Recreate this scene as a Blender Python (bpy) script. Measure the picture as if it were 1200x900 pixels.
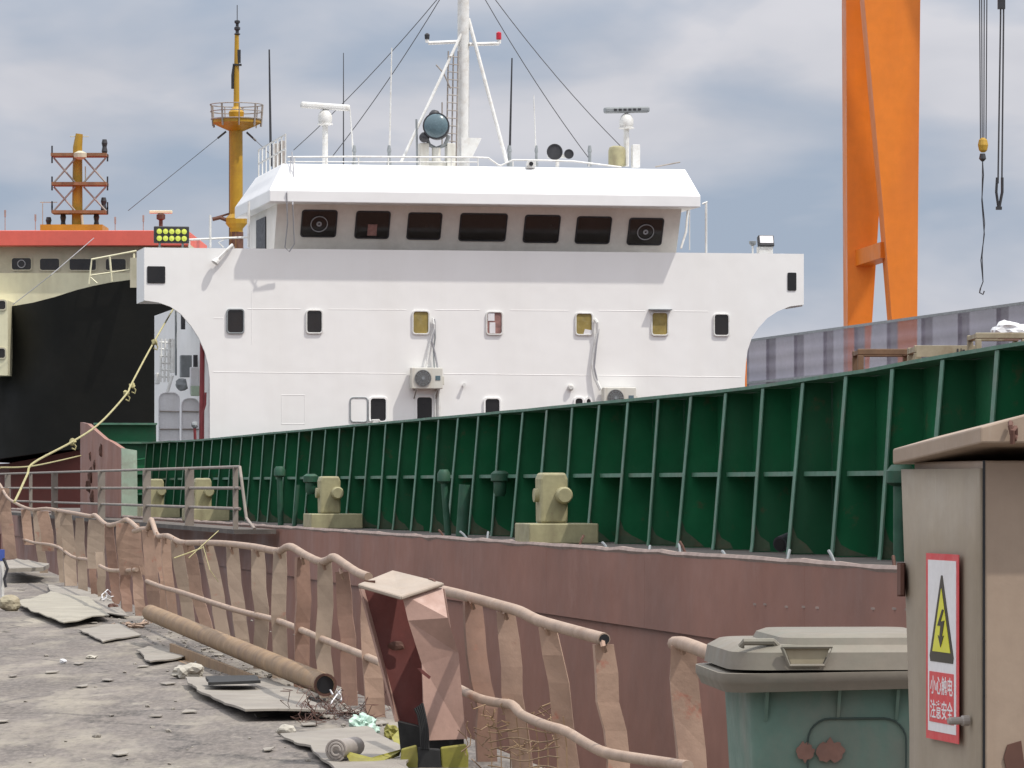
import bpy, bmesh, math, random
from mathutils import Vector, Matrix, Euler, noise
R = math.radians
random.seed(7)
for o in list(bpy.data.objects): bpy.data.objects.remove(o)
scn = bpy.context.scene
COL = scn.collection

# ------------------------------------------------------------------ camera, world, sun, exposure
FPX, EYE, HOR = 5000.0, 1.45, 570.0
cam = bpy.data.cameras.new("camera"); cam.sensor_width = 36; cam.lens = FPX/1200*36
cam.shift_y = (HOR-450)/1200; cam.clip_start = .1; cam.clip_end = 9000
co = bpy.data.objects.new("camera", cam); COL.objects.link(co)
co.location = (0, 0, EYE); co.rotation_euler = (R(90), 0, 0); scn.camera = co
TH = math.atan(977/FPX)
U = Vector((-math.sin(TH), math.cos(TH), 0)); Vv = Vector((math.cos(TH), math.sin(TH), 0))
SUN = Vector((1.32, -.76, 2.75)).normalized()
sl = bpy.data.lights.new("sun", 'SUN'); sl.energy = 2.3; sl.angle = R(.8); sl.color = (1, .95, .87)
so = bpy.data.objects.new("sun", sl); COL.objects.link(so)
so.rotation_euler = SUN.to_track_quat('Z', 'Y').to_euler(); so.location = (20, -20, 40)

w = bpy.data.worlds.new("World"); scn.world = w; w.use_nodes = True
nt = w.node_tree; nt.nodes.clear()
def N(t, **k):
    n = nt.nodes.new(t)
    for a, b in k.items(): setattr(n, a, b)
    return n
lk = nt.links.new
out = N('ShaderNodeOutputWorld'); bg = N('ShaderNodeBackground'); bg.inputs[1].default_value = .1
sky = N('ShaderNodeTexSky', sky_type='NISHITA', sun_disc=False)
sky.sun_elevation = math.asin(SUN.z); sky.sun_rotation = math.atan2(SUN.x, SUN.y)
sky.air_density = 1.0; sky.dust_density = 1.5
tc = N('ShaderNodeTexCoord'); sep = N('ShaderNodeSeparateXYZ'); lk(tc.outputs['Generated'], sep.inputs[0])
def wnoise(sc, detail, rough, dist=0, w_=0.0):
    mp = N('ShaderNodeMapping'); mp.inputs['Scale'].default_value = sc; mp.inputs['Location'].default_value = (w_, w_*.7, w_*.3)
    lk(tc.outputs['Generated'], mp.inputs[0])
    n = N('ShaderNodeTexNoise'); n.inputs['Scale'].default_value = 1; n.inputs['Detail'].default_value = detail
    n.inputs['Roughness'].default_value = rough; n.inputs['Distortion'].default_value = dist
    lk(mp.outputs[0], n.inputs['Vector']); return n
def ramp(src, stops):
    r = N('ShaderNodeValToRGB'); e = r.color_ramp.elements
    while len(e) < len(stops): e.new(.5)
    for el, (p, c) in zip(e, stops): el.position = p; el.color = (*c, 1) if len(c) == 3 else c
    lk(src, r.inputs[0]); return r
def mixc(f, a, b, mode='MIX'):
    m = N('ShaderNodeMix', data_type='RGBA', blend_type=mode)
    if isinstance(f, float): m.inputs[0].default_value = f
    else: lk(f, m.inputs[0])
    for i, s in ((6, a), (7, b)):
        if isinstance(s, tuple): m.inputs[i].default_value = (*s, 1)
        else: lk(s, m.inputs[i])
    return m.outputs[2]
n1 = wnoise((10, 10, 27), 5, .48, .35, 3.1)      # cloud banks
n2 = wnoise((22, 22, 52), 4, .45, .3, 9.7)      # finer wisps
nn = N('ShaderNodeMath', operation='MULTIPLY_ADD'); lk(n2.outputs[0], nn.inputs[0]); nn.inputs[1].default_value = .22
lk(n1.outputs[0], nn.inputs[2])
cf = ramp(nn.outputs[0], [(.48, (0, 0, 0)), (.70, (1, 1, 1))])
ctone = ramp(n2.outputs[0], [(.3, (3.75, 3.88, 4.3)), (.7, (4.65, 4.66, 4.98))])
blue = mixc(.93, sky.outputs[0], (2.5, 2.98, 3.8))
body = mixc(cf.outputs[0], blue, ctone.outputs[0])
# a bright thin overcast towards the zenith
zen = N('ShaderNodeMapRange'); lk(sep.outputs[2], zen.inputs[0]); zen.inputs[1].default_value = .10; zen.inputs[2].default_value = .75
zc = mixc(zen.outputs[0], body, (11.0, 11.2, 11.9))
lk(zc, bg.inputs[0]); lk(bg.outputs[0], out.inputs[0])
scn.view_settings.view_transform = 'Standard'; scn.view_settings.look = 'None'
scn.view_settings.exposure = 0.52; scn.view_settings.gamma = 1
scn.render.engine = 'CYCLES'

# ------------------------------------------------------------------ helpers
def at(px, py, d): return Vector(((px-600)/FPX*d, d, EYE-(py-HOR)/FPX*d))
def ground(px, py, z=0.0):
    d = (EYE-z)*FPX/(py-HOR); p = at(px, py, d); p.z = z; return p
def W(lx, ly, z): v = Vv*lx+U*ly; v.z = z; return v                     # ship frame -> world
L0 = 108.17
def F(px, py, off=0.0):                                                 # on a plane square to the ship's axis
    L = L0+off; rx = (px-600)/FPX; d = L/(math.cos(TH)-rx*math.sin(TH)); return at(px, py, d)
def FL(px, off=0.0):
    L = L0+off; rx = (px-600)/FPX; return L*(rx*math.cos(TH)+math.sin(TH))/(math.cos(TH)-rx*math.sin(TH))
def FZ(py, off=0.0, px=560): return F(px, py, off).z
def side_d(px, a): return a/((px-600)/FPX*math.cos(TH)+math.sin(TH))    # depth where the ray meets the plane lx = a
def side_y(px, a):
    d = side_d(px, a); return d*(-(px-600)/FPX*math.sin(TH)+math.cos(TH))

def mat(name, col, rough=.6, metal=0.0, var=.25, scale=1.5, dirt=None, amt=.35, dscale=1.0, streak=1.0, bump=.0, bscale=30, dent=0.0, spec=.5, worn=None, wamt=.5, yst=1.0, scr=None, crack=None, fine=.35):
    m = bpy.data.materials.new(name); m.use_nodes = True; t = m.node_tree; b = t.nodes['Principled BSDF']; l = t.links.new
    tcn = t.nodes.new('ShaderNodeTexCoord')
    def nz(sc, st=1.0, det=6, seed=0.0, ro=.6):
        mp = t.nodes.new('ShaderNodeMapping'); mp.inputs['Scale'].default_value = (sc, sc*yst, sc*st); mp.inputs['Location'].default_value = (seed, seed, seed)
        l(tcn.outputs['Object'], mp.inputs[0]); n = t.nodes.new('ShaderNodeTexNoise'); n.inputs['Scale'].default_value = 1
        n.inputs['Detail'].default_value = det; n.inputs['Roughness'].default_value = ro; l(mp.outputs[0], n.inputs['Vector']); return n.outputs[0]
    def rp(src, lo, hi, a=0.0, c=1.0):
        r = t.nodes.new('ShaderNodeMapRange'); l(src, r.inputs[0])
        for i, v in enumerate((lo, hi, a, c)): r.inputs[i+1].default_value = v
        return r.outputs[0]
    def mx(f, a, c2, mode='MIX'):
        x = t.nodes.new('ShaderNodeMix'); x.data_type = 'RGBA'; x.blend_type = mode; l(f, x.inputs[0])
        for i, s in ((6, a), (7, c2)):
            if isinstance(s, tuple): x.inputs[i].default_value = (*s[:3], 1)
            else: l(s, x.inputs[i])
        return x.outputs[2]
    lo = tuple(c*(1-var) for c in col); hi = tuple(min(.95, c*(1+var*.7)) for c in col)
    c = mx(rp(nz(scale), .3, .7), lo, hi)
    c = mx(rp(nz(scale*9, 1, 4, 5.3),   .35, .75, 0, fine), c, tuple(x*.75 for x in col))
    if dirt: c = mx(rp(nz(dscale, streak, 7, 11.1, .65), .48, .72, 0, amt), c, dirt)
    if worn: c = mx(rp(nz(dscale*2.3, 1, 8, 23.7, .7), .6, .68, 0, wamt), c, worn)
    if scr:
        sv = nz(7, .08, 3, 61.0, .4); sw = rp(sv, .498, .503, 0, 1)
        t2 = t.nodes.new('ShaderNodeMath'); t2.operation = 'PINGPONG'; l(sw, t2.inputs[0]); t2.inputs[1].default_value = .5
        t3 = t.nodes.new('ShaderNodeMath'); t3.operation = 'MULTIPLY'; l(t2.outputs[0], t3.inputs[0]); l(rp(nz(4, 1, 4, 77.0), .5, .62, 0, 1.3), t3.inputs[1])
        c = mx(t3.outputs[0], c, scr)
    if crack:
        mp = t.nodes.new('ShaderNodeMapping'); mp.inputs['Scale'].default_value = (.55, .13, .3)
        wv = t.nodes.new('ShaderNodeTexNoise'); wv.inputs['Scale'].default_value = .8; wv.inputs['Detail'].default_value = 6; l(tcn.outputs['Object'], wv.inputs['Vector'])
        va = t.nodes.new('ShaderNodeVectorMath'); va.operation = 'MULTIPLY_ADD'; l(wv.outputs['Color'], va.inputs[0]); va.inputs[1].default_value = (1.5, 4, 0); l(tcn.outputs['Object'], va.inputs[2])
        l(va.outputs[0], mp.inputs[0]); vo = t.nodes.new('ShaderNodeTexVoronoi'); vo.feature = 'DISTANCE_TO_EDGE'; vo.inputs['Scale'].default_value = 1; l(mp.outputs[0], vo.inputs['Vector'])
        c = mx(rp(vo.outputs['Distance'], .006, .018, .75, 0), c, crack)
        c = mx(rp(nz(28, .3, 3, 91.0, .7), .42, .66, 0, .55), c, tuple(x*1.9 for x in col))
        c = mx(rp(nz(13, .3, 3, 17.0, .7), .52, .7, 0, .6), c, tuple(x*.55 for x in col))
    l(c, b.inputs['Base Color'])
    l(rp(nz(scale*3, 1, 4, 2.2), .3, .7, max(.05, rough-.12), min(1, rough+.12)), b.inputs['Roughness'])
    b.inputs['Metallic'].default_value = metal; b.inputs['Specular IOR Level'].default_value = spec
    nrm = None
    if dent:
        bp = t.nodes.new('ShaderNodeBump'); bp.inputs['Strength'].default_value = 1; bp.inputs['Distance'].default_value = dent
        l(nz(.9, 1, 2, 31.0), bp.inputs['Height']); nrm = bp
    if bump:
        bp = t.nodes.new('ShaderNodeBump'); bp.inputs['Strength'].default_value = .6; bp.inputs['Distance'].default_value = bump
        l(nz(bscale, 1, 5, 41.0), bp.inputs['Height'])
        if nrm: l(nrm.outputs[0], bp.inputs['Normal'])
        nrm = bp
    if nrm: l(nrm.outputs[0], b.inputs['Normal'])
    return m
M = {}
def mk(k, *a, **kw): M[k] = mat(k, *a, **kw)
mk('white_paint', (.82, .815, .80), .45, var=.02, scale=.4, dirt=(.62, .59, .53), amt=.16, dscale=.7, streak=.12, dent=.018, fine=.05)
mk('roof_white', (.82, .82, .82), .45, var=.03, scale=.5, dirt=(.6, .58, .55), amt=.2, dscale=.6, streak=.3, dent=.015, fine=.08)
mk('cream_paint', (.78, .745, .69), .5, var=.08, scale=.6, dirt=(.36, .30, .24), amt=.3, dscale=.9, streak=.15, dent=.02)
mk('white_gear', (.70, .70, .68), .45, var=.1, scale=6, dirt=(.35, .28, .2), amt=.35, dscale=6)
mk('green_paint', (.012, .13, .052), .42, var=.3, scale=.8, dirt=(.035, .085, .05), amt=.6, dscale=.9, streak=.25, dent=.05, worn=(.13, .085, .05), wamt=.5, spec=.35)
mk('pipe_green', (.018, .085, .048), .6, var=.3, scale=4, dirt=(.06, .08, .05), amt=.6, dscale=4)
mk('green_edge', (.075, .19, .125), .5, var=.25, scale=2, dirt=(.16, .17, .13), amt=.6, dscale=3)
mk('dust_green', (.085, .125, .075), .85, var=.3, scale=4, dirt=(.16, .11, .07), amt=.7, dscale=6)
mk('hull_brown', (.30, .14, .10), .62, var=.16, scale=.3, dirt=(.20, .105, .08), amt=.7, dscale=.3, streak=.8, dent=.035, worn=(.34, .19, .15), wamt=.4, bump=.003, bscale=9)
mk('worn_edge', (.36, .27, .23), .7, var=.3, scale=4)
mk('deck', (.10, .085, .075), .85, var=.4, scale=1.2, dirt=(.19, .16, .13), amt=.7, dscale=1.4, bump=.004, bscale=25)
mk('bollard', (.36, .33, .19), .6, var=.25, scale=3, dirt=(.17, .13, .08), amt=.6, dscale=3, streak=.4, worn=(.2, .15, .1), wamt=.5)
mk('black_gap', (.012, .012, .013), .35, var=.2)
mk('glass', (.018, .014, .012), .16, var=.4, scale=1.5, spec=.6)
mk('ochre', (.28, .21, .055), .6, var=.3, scale=5, dirt=(.35, .3, .15), amt=.5, dscale=9)
mk('poster', (.3, .16, .14), .5, var=.5, scale=8)
mk('grey_gear', (.24, .26, .27), .5, var=.2, scale=6)
mk('blue_grey', (.10, .155, .18), .25, var=.2, scale=5)
mk('dark_gear', (.03, .03, .035), .5, var=.3, scale=5)
mk('red_pipe', (.23, .035, .04), .5, var=.25, scale=3)
mk('red_lamp', (.5, .02, .04), .3, var=.1)
mk('ac_body', (.62, .61, .55), .5, var=.08, scale=4, dirt=(.4, .34, .26), amt=.5, dscale=5, streak=.2)
mk('fan_grille', (.12, .105, .09), .6, var=.3, scale=20)
mk('orange', (.80, .215, .014), .45, var=.1, scale=.3, dirt=(.55, .13, .015), amt=.5, dscale=.4, streak=.2, dent=.01)
mk('yellow', (.42, .24, .012), .5, var=.18, scale=1.2, dirt=(.26, .12, .02), amt=.6, dscale=1.2, streak=.3)
mk('rust_pale', (.24, .125, .06), .75, var=.35, scale=2, dirt=(.12, .06, .04), amt=.6, dscale=2)
mk('rust_dark', (.11, .05, .035), .8, var=.4, scale=4)
mk('coral', (.70, .125, .09), .5, var=.08, scale=.5, dirt=(.6, .12, .09), amt=.5, dscale=.5)
mk('ship_cream', (.74, .70, .49), .5, var=.07, scale=.3, dirt=(.46, .40, .25), amt=.5, dscale=.5, streak=.2)
mk('ship_beige', (.52, .48, .36), .5, var=.1, scale=.3, dirt=(.26, .25, .15), amt=.6, dscale=.7)
mk('black_hull', (.012, .012, .0105), .65, var=.2, scale=.15, dirt=(.02, .018, .013), amt=.5, dscale=.2, dent=.02, spec=.25)
mk('red_hull', (.17, .045, .035), .65, var=.25, scale=.3, dirt=(.1, .05, .04), amt=.6, dscale=.4)
mk('fence_paint', (.38, .25, .18), .7, var=.2, scale=3, dirt=(.19, .12, .09), amt=.75, dscale=2.0, streak=.6, worn=(.36, .13, .085), wamt=.85, bump=.004, bscale=22)
mk('fence_pale', (.36, .275, .205), .7, var=.2, scale=3, dirt=(.24, .17, .13), amt=.7, dscale=2.2, streak=.6, worn=(.33, .14, .095), wamt=.75, bump=.003, bscale=22)
mk('fence_dark', (.30, .18, .13), .75, var=.25, scale=3, dirt=(.14, .09, .07), amt=.7, dscale=2.2, streak=.6, worn=(.40, .14, .09), wamt=.5, bump=.003, bscale=22)
mk('fence_rail', (.38, .275, .205), .65, var=.2, scale=6, dirt=(.26, .17, .12), amt=.6, dscale=4)
mk('pink_steel', (.41, .26, .21), .6, var=.12, scale=5, dirt=(.27, .17, .14), amt=.6, dscale=4, streak=.5, worn=(.2, .1, .08), wamt=.4, bump=.002, bscale=30)
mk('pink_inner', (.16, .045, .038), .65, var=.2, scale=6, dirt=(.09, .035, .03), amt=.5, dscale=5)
mk('cap_tan', (.35, .29, .235), .65, var=.12, scale=6, dirt=(.33, .24, .18), amt=.5, dscale=6)
mk('quay', (.128, .11, .096), .9, crack=(.04, .035, .03), var=.45, scale=1.1, yst=.22, dirt=(.34, .305, .235), amt=.9, dscale=1.5, bump=.014, bscale=7, worn=(.33, .30, .24), wamt=.55)
mk('sheet', (.26, .235, .20), .8, var=.22, scale=1.5, dirt=(.17, .145, .13), amt=.6, dscale=1.4, bump=.006, bscale=14)
mk('sheet_pale', (.31, .285, .23), .85, var=.2, scale=1.2, dirt=(.22, .2, .17), amt=.7, dscale=1.6, bump=.008, bscale=12)
mk('stone', (.42, .39, .33), .85, var=.25, scale=9, bump=.01, bscale=30)
mk('pipe_rust', (.255, .165, .088), .7, var=.25, scale=4, dirt=(.15, .085, .055), amt=.6, dscale=4, bump=.002)
mk('cabinet', (.335, .28, .21), .65, var=.1, scr=(.5, .45, .38), scale=4, dirt=(.23, .185, .135), amt=.6, dscale=5, streak=.12, bump=.0006, bscale=60, worn=(.31, .26, .2), wamt=.4)
mk('cabinet_front', (.335, .255, .19), .6, var=.1, scr=(.42, .36, .3), scale=4, dirt=(.25, .175, .125), amt=.5, dscale=5, streak=.12, bump=.0006, bscale=60)
mk('bin_green', (.10, .175, .14), .6, var=.2, scr=(.3, .33, .28), scale=4, dirt=(.19, .175, .145), amt=.8, dscale=3.2, streak=.6, bump=.001, bscale=50)
mk('bin_dark', (.03, .05, .042), .6)
mk('bin_lid', (.20, .175, .14), .7, var=.15, scale=5, dirt=(.15, .165, .13), amt=.6, dscale=4, bump=.001, bscale=50)
mk('smudge', (.185, .095, .07), .7, var=.3, scale=12)
mk('rubber', (.02, .02, .02), .8, var=.3, scale=6)
mk('sign_white', (.74, .73, .74), .4, var=.04, scale=10, dirt=(.6, .57, .52), amt=.4, dscale=9)
mk('sign_red', (.62, .045, .05), .4, var=.08, scale=10)
mk('sign_yellow', (.68, .66, .03), .4, var=.06, scale=10)
mk('sign_black', (.045, .035, .02), .5, var=.2)
mk('hazard_yellow', (.25, .23, .035), .6, var=.25, scale=8, dirt=(.16, .13, .05), amt=.6, dscale=8)
mk('plastic', (.42, .58, .49), .4, var=.25, scale=20)
mk('rope', (.38, .34, .17), .9, var=.3, scale=8)
mk('steel_dull', (.30, .27, .245), .6, var=.2, scale=5, dirt=(.2, .14, .11), amt=.5, dscale=3)
mk('rail_beige', (.27, .235, .20), .6, var=.2, scale=2, dirt=(.24, .16, .13), amt=.6, dscale=2)
mk('timber', (.33, .29, .20), .8, var=.25, scale=4, dirt=(.17, .12, .07), amt=.6, dscale=4)
mk('timber_rust', (.17, .10, .055), .8, var=.3, scale=4)
mk('tarp', (.72, .72, .74), .6, var=.1, scale=6)
mk('pale_green', (.36, .45, .35), .6, var=.2, scale=2, dirt=(.25, .2, .16), amt=.6, dscale=2)
mk('door_grey', (.72, .71, .73), .5, var=.06, scale=2, dirt=(.5, .47, .45), amt=.4, dscale=3, streak=.3)
mk('wire', (.045, .045, .05), .5, var=.1)
mk('wire_light', (.33, .33, .35), .5, var=.1)
mk('water', (.05, .06, .055), .12, var=.2, scale=.4, bump=.05, bscale=1.2)
mk('blue_paint', (.05, .09, .33), .5, var=.2)
mk('chain_yellow', (.45, .27, .03), .5, var=.2)
mk('lamp_yellow', (.55, .60, .10), .3, var=.1)
b_ = M['lamp_yellow'].node_tree.nodes['Principled BSDF']; b_.inputs['Emission Color'].default_value = (.7, .9, .12, 1); b_.inputs['Emission Strength'].default_value = .12
# see-through windbreak netting
m = M['netting'] = mat('netting', (.21, .185, .235), .8, var=.18, scale=.5, dirt=(.14, .125, .16), amt=.5, dscale=.4, streak=2)
t = m.node_tree; tr = t.nodes.new('ShaderNodeBsdfTransparent'); ms = t.nodes.new('ShaderNodeMixShader'); ms.inputs[0].default_value = .76
t.links.new(tr.outputs[0], ms.inputs[1]); t.links.new(t.nodes['Principled BSDF'].outputs[0], ms.inputs[2])
t.links.new(ms.outputs[0], t.nodes['Material Output'].inputs[0])

class MB:
    def __init__(s, Mx=None): s.bm = bmesh.new(); s.M = Mx
    def add(s, vs, fs):
        vs = [s.bm.verts.new(s.M @ Vector(v) if s.M is not None else Vector(v)) for v in vs]
        for f in fs:
            try: s.bm.faces.new([vs[i] for i in f])
            except ValueError: pass
        return s
    def box(s, c, sz, rot=None):
        c = Vector(c); h = [x/2 for x in sz]; vs = []
        for x in (-1, 1):
            for y in (-1, 1):
                for z in (-1, 1):
                    v = Vector((x*h[0], y*h[1], z*h[2]))
                    if rot is not None: v = rot @ v
                    vs.append(c+v)
        return s.add(vs, [(0, 1, 3, 2), (4, 6, 7, 5), (0, 4, 5, 1), (2, 3, 7, 6), (0, 2, 6, 4), (1, 5, 7, 3)])
    def span(s, a, b):                                                   # box from corner to corner
        return s.box([(a[i]+b[i])/2 for i in range(3)], [abs(b[i]-a[i]) for i in range(3)])
    def bar(s, p0, p1, wd, ht=None, up=(0, 0, 1)):
        p0, p1 = Vector(p0), Vector(p1); d = (p1-p0); ln = d.length; d.normalize(); ht = ht or wd
        x = d.cross(Vector(up))
        if x.length < 1e-4: x = d.cross(Vector((1, 0, 0)))
        x.normalize(); z = x.cross(d); r = Matrix((x, d, z)).transposed()
        return s.box((p0+p1)/2, (wd, ln, ht), r)
    def tube(s, pts, r, n=8, cap=True, hollow=0):
        pts = [Vector(p) for p in pts]; rs = r if isinstance(r, (list, tuple)) else [r]*len(pts)
        vs, fs = [], []; prev = None
        for i, p in enumerate(pts):
            tg = (pts[min(i+1, len(pts)-1)]-pts[max(i-1, 0)]).normalized()
            if prev is None:
                a = tg.cross(Vector((0, 0, 1)))
                if a.length < 1e-3: a = tg.cross(Vector((0, 1, 0)))
            else: a = prev-tg*prev.dot(tg)
            a.normalize(); prev = a; b = tg.cross(a)
            for k in range(n):
                th = 2*math.pi*k/n; vs.append(p+(a*math.cos(th)+b*math.sin(th))*rs[i])
        for i in range(len(pts)-1):
            for k in range(n): fs.append((i*n+k, i*n+(k+1) % n, (i+1)*n+(k+1) % n, (i+1)*n+k))
        if cap: fs += [tuple(range(n))[::-1], tuple((len(pts)-1)*n+k for k in range(n))]
        return s.add(vs, fs)
    def lathe(s, prof, base, axis=(0, 0, 1), n=16):
        base = Vector(base); q = Vector(axis).to_track_quat('Z', 'Y'); vs, fs = [], []
        for (r, z) in prof:
            for k in range(n):
                th = 2*math.pi*k/n; vs.append(base+q @ Vector((r*math.cos(th), r*math.sin(th), z)))
        for i in range(len(prof)-1):
            for k in range(n): fs.append((i*n+k, i*n+(k+1) % n, (i+1)*n+(k+1) % n, (i+1)*n+k))
        fs += [tuple(range(n))[::-1], tuple((len(prof)-1)*n+k for k in range(n))]
        return s.add(vs, fs)
    def plate(s, pts, vec):
        pts = [Vector(p) for p in pts]; vec = Vector(vec); n = len(pts)
        return s.add(pts+[p+vec for p in pts], [tuple(range(n))[::-1], tuple(range(n, 2*n))]+[(i, (i+1) % n, n+(i+1) % n, n+i) for i in range(n)])
    def ring(s, outer, inner, vec):
        n = len(outer); vec = Vector(vec); o = [Vector(p) for p in outer]; i_ = [Vector(p) for p in inner]
        vs = o+i_+[p+vec for p in o]+[p+vec for p in i_]; fs = []
        for k in range(n):
            j = (k+1) % n
            fs += [(k, j, n+j, n+k), (2*n+k, 3*n+k, 3*n+j, 2*n+j), (k, 2*n+k, 2*n+j, j), (n+k, n+j, 3*n+j, 3*n+k)]
        return s.add(vs, fs)
    def blob(s, c, r, sq=(1, 1, 1), amp=.3, sub=3, seed=0):
        b2 = bmesh.new(); bmesh.ops.create_icosphere(b2, subdivisions=sub, radius=1)
        vs = []
        for v in b2.verts:
            k = 1+amp*noise.noise(v.co*1.3+Vector((seed, seed*2, 0)))+amp*.5*noise.noise(v.co*3.1+Vector((seed, 7, 1)))
            vs.append(Vector(c)+Vector((v.co.x*sq[0], v.co.y*sq[1], v.co.z*sq[2]))*r*k)
        fs = [tuple(v.index for v in f.verts) for f in b2.faces]; b2.free()
        return s.add(vs, fs)
    def build(s, name, m, parent=None, origin=None, smooth=False, bevel=0.0):
        bmesh.ops.recalc_face_normals(s.bm, faces=s.bm.faces[:])
        me = bpy.data.meshes.new(name); o = bpy.data.objects.new(name, me); COL.objects.link(o)
        if parent is not None:
            o.parent = parent; s.bm.transform(world(parent).inverted())
        elif origin is not None:
            o.location = origin; s.bm.transform(Matrix.Translation(-Vector(origin)))
        s.bm.to_mesh(me); s.bm.free()
        for mm in (m if isinstance(m, (list, tuple)) else [m]): me.materials.append(M[mm])
        if smooth:
            me.shade_smooth()
            try: me.set_sharp_from_angle(angle=R(40))
            except Exception: pass
        if bevel:
            md = o.modifiers.new("bevel", 'BEVEL'); md.width = bevel; md.segments = 2; md.limit_method = 'ANGLE'
        return o
def world(o):
    mtx = Matrix.LocRotScale(o.location, o.rotation_euler, o.scale)
    return world(o.parent) @ mtx if o.parent else mtx
def tag(o, label, cat, group=None, kind=None):
    if label: o['label'] = label
    if cat: o['category'] = cat
    if group: o['group'] = group
    if kind: o['kind'] = kind
    return o
def thing(name, label, cat, loc=(0, 0, 0), rz=0.0, group=None):
    o = bpy.data.objects.new(name, None); COL.objects.link(o); o.location = loc; o.rotation_euler = (0, 0, rz); o.empty_display_size = .3
    return tag(o, label, cat, group)
def dup(root, loc, label):
    r = root.copy(); COL.objects.link(r); r.location = loc; r['label'] = label
    for ch in list(root.children):
        c = ch.copy(); COL.objects.link(c); c.parent = r
        for g in list(ch.children):
            d = g.copy(); COL.objects.link(d); d.parent = c
    return r
def FRM(loc, rz=TH, rx=0.0): return Matrix.Translation(Vector(loc)) @ Matrix.Rotation(rz, 4, 'Z') @ Matrix.Rotation(rx, 4, 'X')
def rrect(wd, ht, r, y=0.0, n=4):
    pts = []
    for cx, cz, a0 in ((wd/2-r, ht/2-r, 0), (-wd/2+r, ht/2-r, 90), (-wd/2+r, -ht/2+r, 180), (wd/2-r, -ht/2+r, 270)):
        for k in range(n+1):
            a = R(a0+90*k/n); pts.append((cx+r*math.cos(a), y, cz+r*math.sin(a)))
    return pts
def window(parent, loc, wd, ht, rx=0.0, pane='glass', frame='white_paint', proud=.06, fw=.06, label=None, name='window', r=.08):
    mb = MB(FRM(loc, TH, rx)); mb.ring(rrect(wd+2*fw, ht+2*fw, r+fw*.6, 0.03), rrect(wd, ht, r, 0.03), (0, -proud-.03, 0))
    f = mb.build(name, frame, parent, bevel=.008)
    p = MB(FRM(loc, TH, rx)); p.plate(rrect(wd+.02, ht+.02, r, .02), (0, -.035, 0)); p.build('pane', pane, f)
    if label: f['label'] = label
    return f

# ------------------------------------------------------------------ ground, quay and water
def fd(px): return 16743.0/(px+192)                     # depth of the fence line at a picture column
quay = MB(); qa = Vector((.676+.1588*16.9+.30, 0, 0)); fdir = Vector((-.1588, 1, 0))
q0, q1 = qa+fdir*-60, qa+fdir*84
quay.plate([(q0.x, q0.y, 0), (q1.x, q1.y, 0), (q1.x-900, q1.y+5, 0), (-900, -60, 0)], (0, 0, -4))
o = quay.build('quay_ground', 'quay'); o['kind'] = 'structure'; o['label'] = 'dusty dark grey quay ground'
o = MB().add([(-4000, -4000, -3), (4000, -4000, -3), (4000, 6000, -3), (-4000, 6000, -3)], [(0, 1, 2, 3)]).build('water', 'water'); o['kind'] = 'structure'
fq = MB(); fq.plate([W(33, -200, -.2), W(1800, -200, -.2), W(1800, 3500, -.2), W(33, 3500, -.2)], (0, 0, -4))
o = fq.build('far_ground', 'quay'); o['kind'] = 'structure'

# ------------------------------------------------------------------ the white ship (things on it come later)
DECK = .724; CX, HX, HX2, CX2 = 11.78, 10.3, 29.7, 28.2
ship = thing('cargo_ship', 'large cargo ship with white deckhouse, green hatch coaming and brown hull along the quay', 'ship', (0, 0, 0), TH)
hb = MB()
for (x0, x1, z0, z1) in ((HX+.05, HX2-.05, -5, -.09), (HX, HX2, -.09, DECK)):
    a = [(x0, -12), (x0, 140), (x0+5, 147), (x1-5, 147), (x1, 140), (x1, -12), ((x0+x1)/2, -36)]
    hb.plate([W(x, y, z0) for x, y in a], (0, 0, z1-z0))
hull = hb.build('hull', 'hull_brown', ship)
eb = MB(); pts = []
for i in range(200):
    y = 12+i*.65
    pts.append(W(HX+.02+.012*noise.noise(Vector((y*2.7, 4, 0))), y, DECK+.014+.02*noise.noise(Vector((y*1.9, 0, 0)))))
eb.tube(pts, [.036+.02*noise.noise(Vector((q_*.8, 2, 2))) for q_ in range(len(pts))], 6); eb.build('gunwale_edge', 'worn_edge', ship)
MB().plate([W(HX+.03, -12, DECK+.006), W(HX+.03, 141, DECK+.006), W(HX2-.03, 141, DECK+.006), W(HX2-.03, -12, DECK+.006)], (0, 0, .01)).build('deck', 'deck', ship)
# rivet-like dashes of weld on the hull strake
wb = MB()
for px, py in ((896, 708), (921, 711), (941, 711), (957, 712), (1022, 713), (1047, 713), (1062, 714), (884, 708)):
    d = side_d(px, HX); wb.bar(at(px, py, d-.02), at(px+5, py+.4, d-.08), .03, .02)
wb.build('weld_marks', 'worn_edge', ship)
wb = MB()
for i in range(20):
    y = 28+i*5.6+.7*math.sin(i*2.3); wb.tube([W(HX+.002, y, -.08), W(HX+.002, y, DECK-.03)], .004, 5); wb.tube([W(HX+.052, y+2.4, -3.2), W(HX+.052, y+2.4, -.1)], .004, 5)
wb.build('weld_seams', 'hull_brown', ship)
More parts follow.
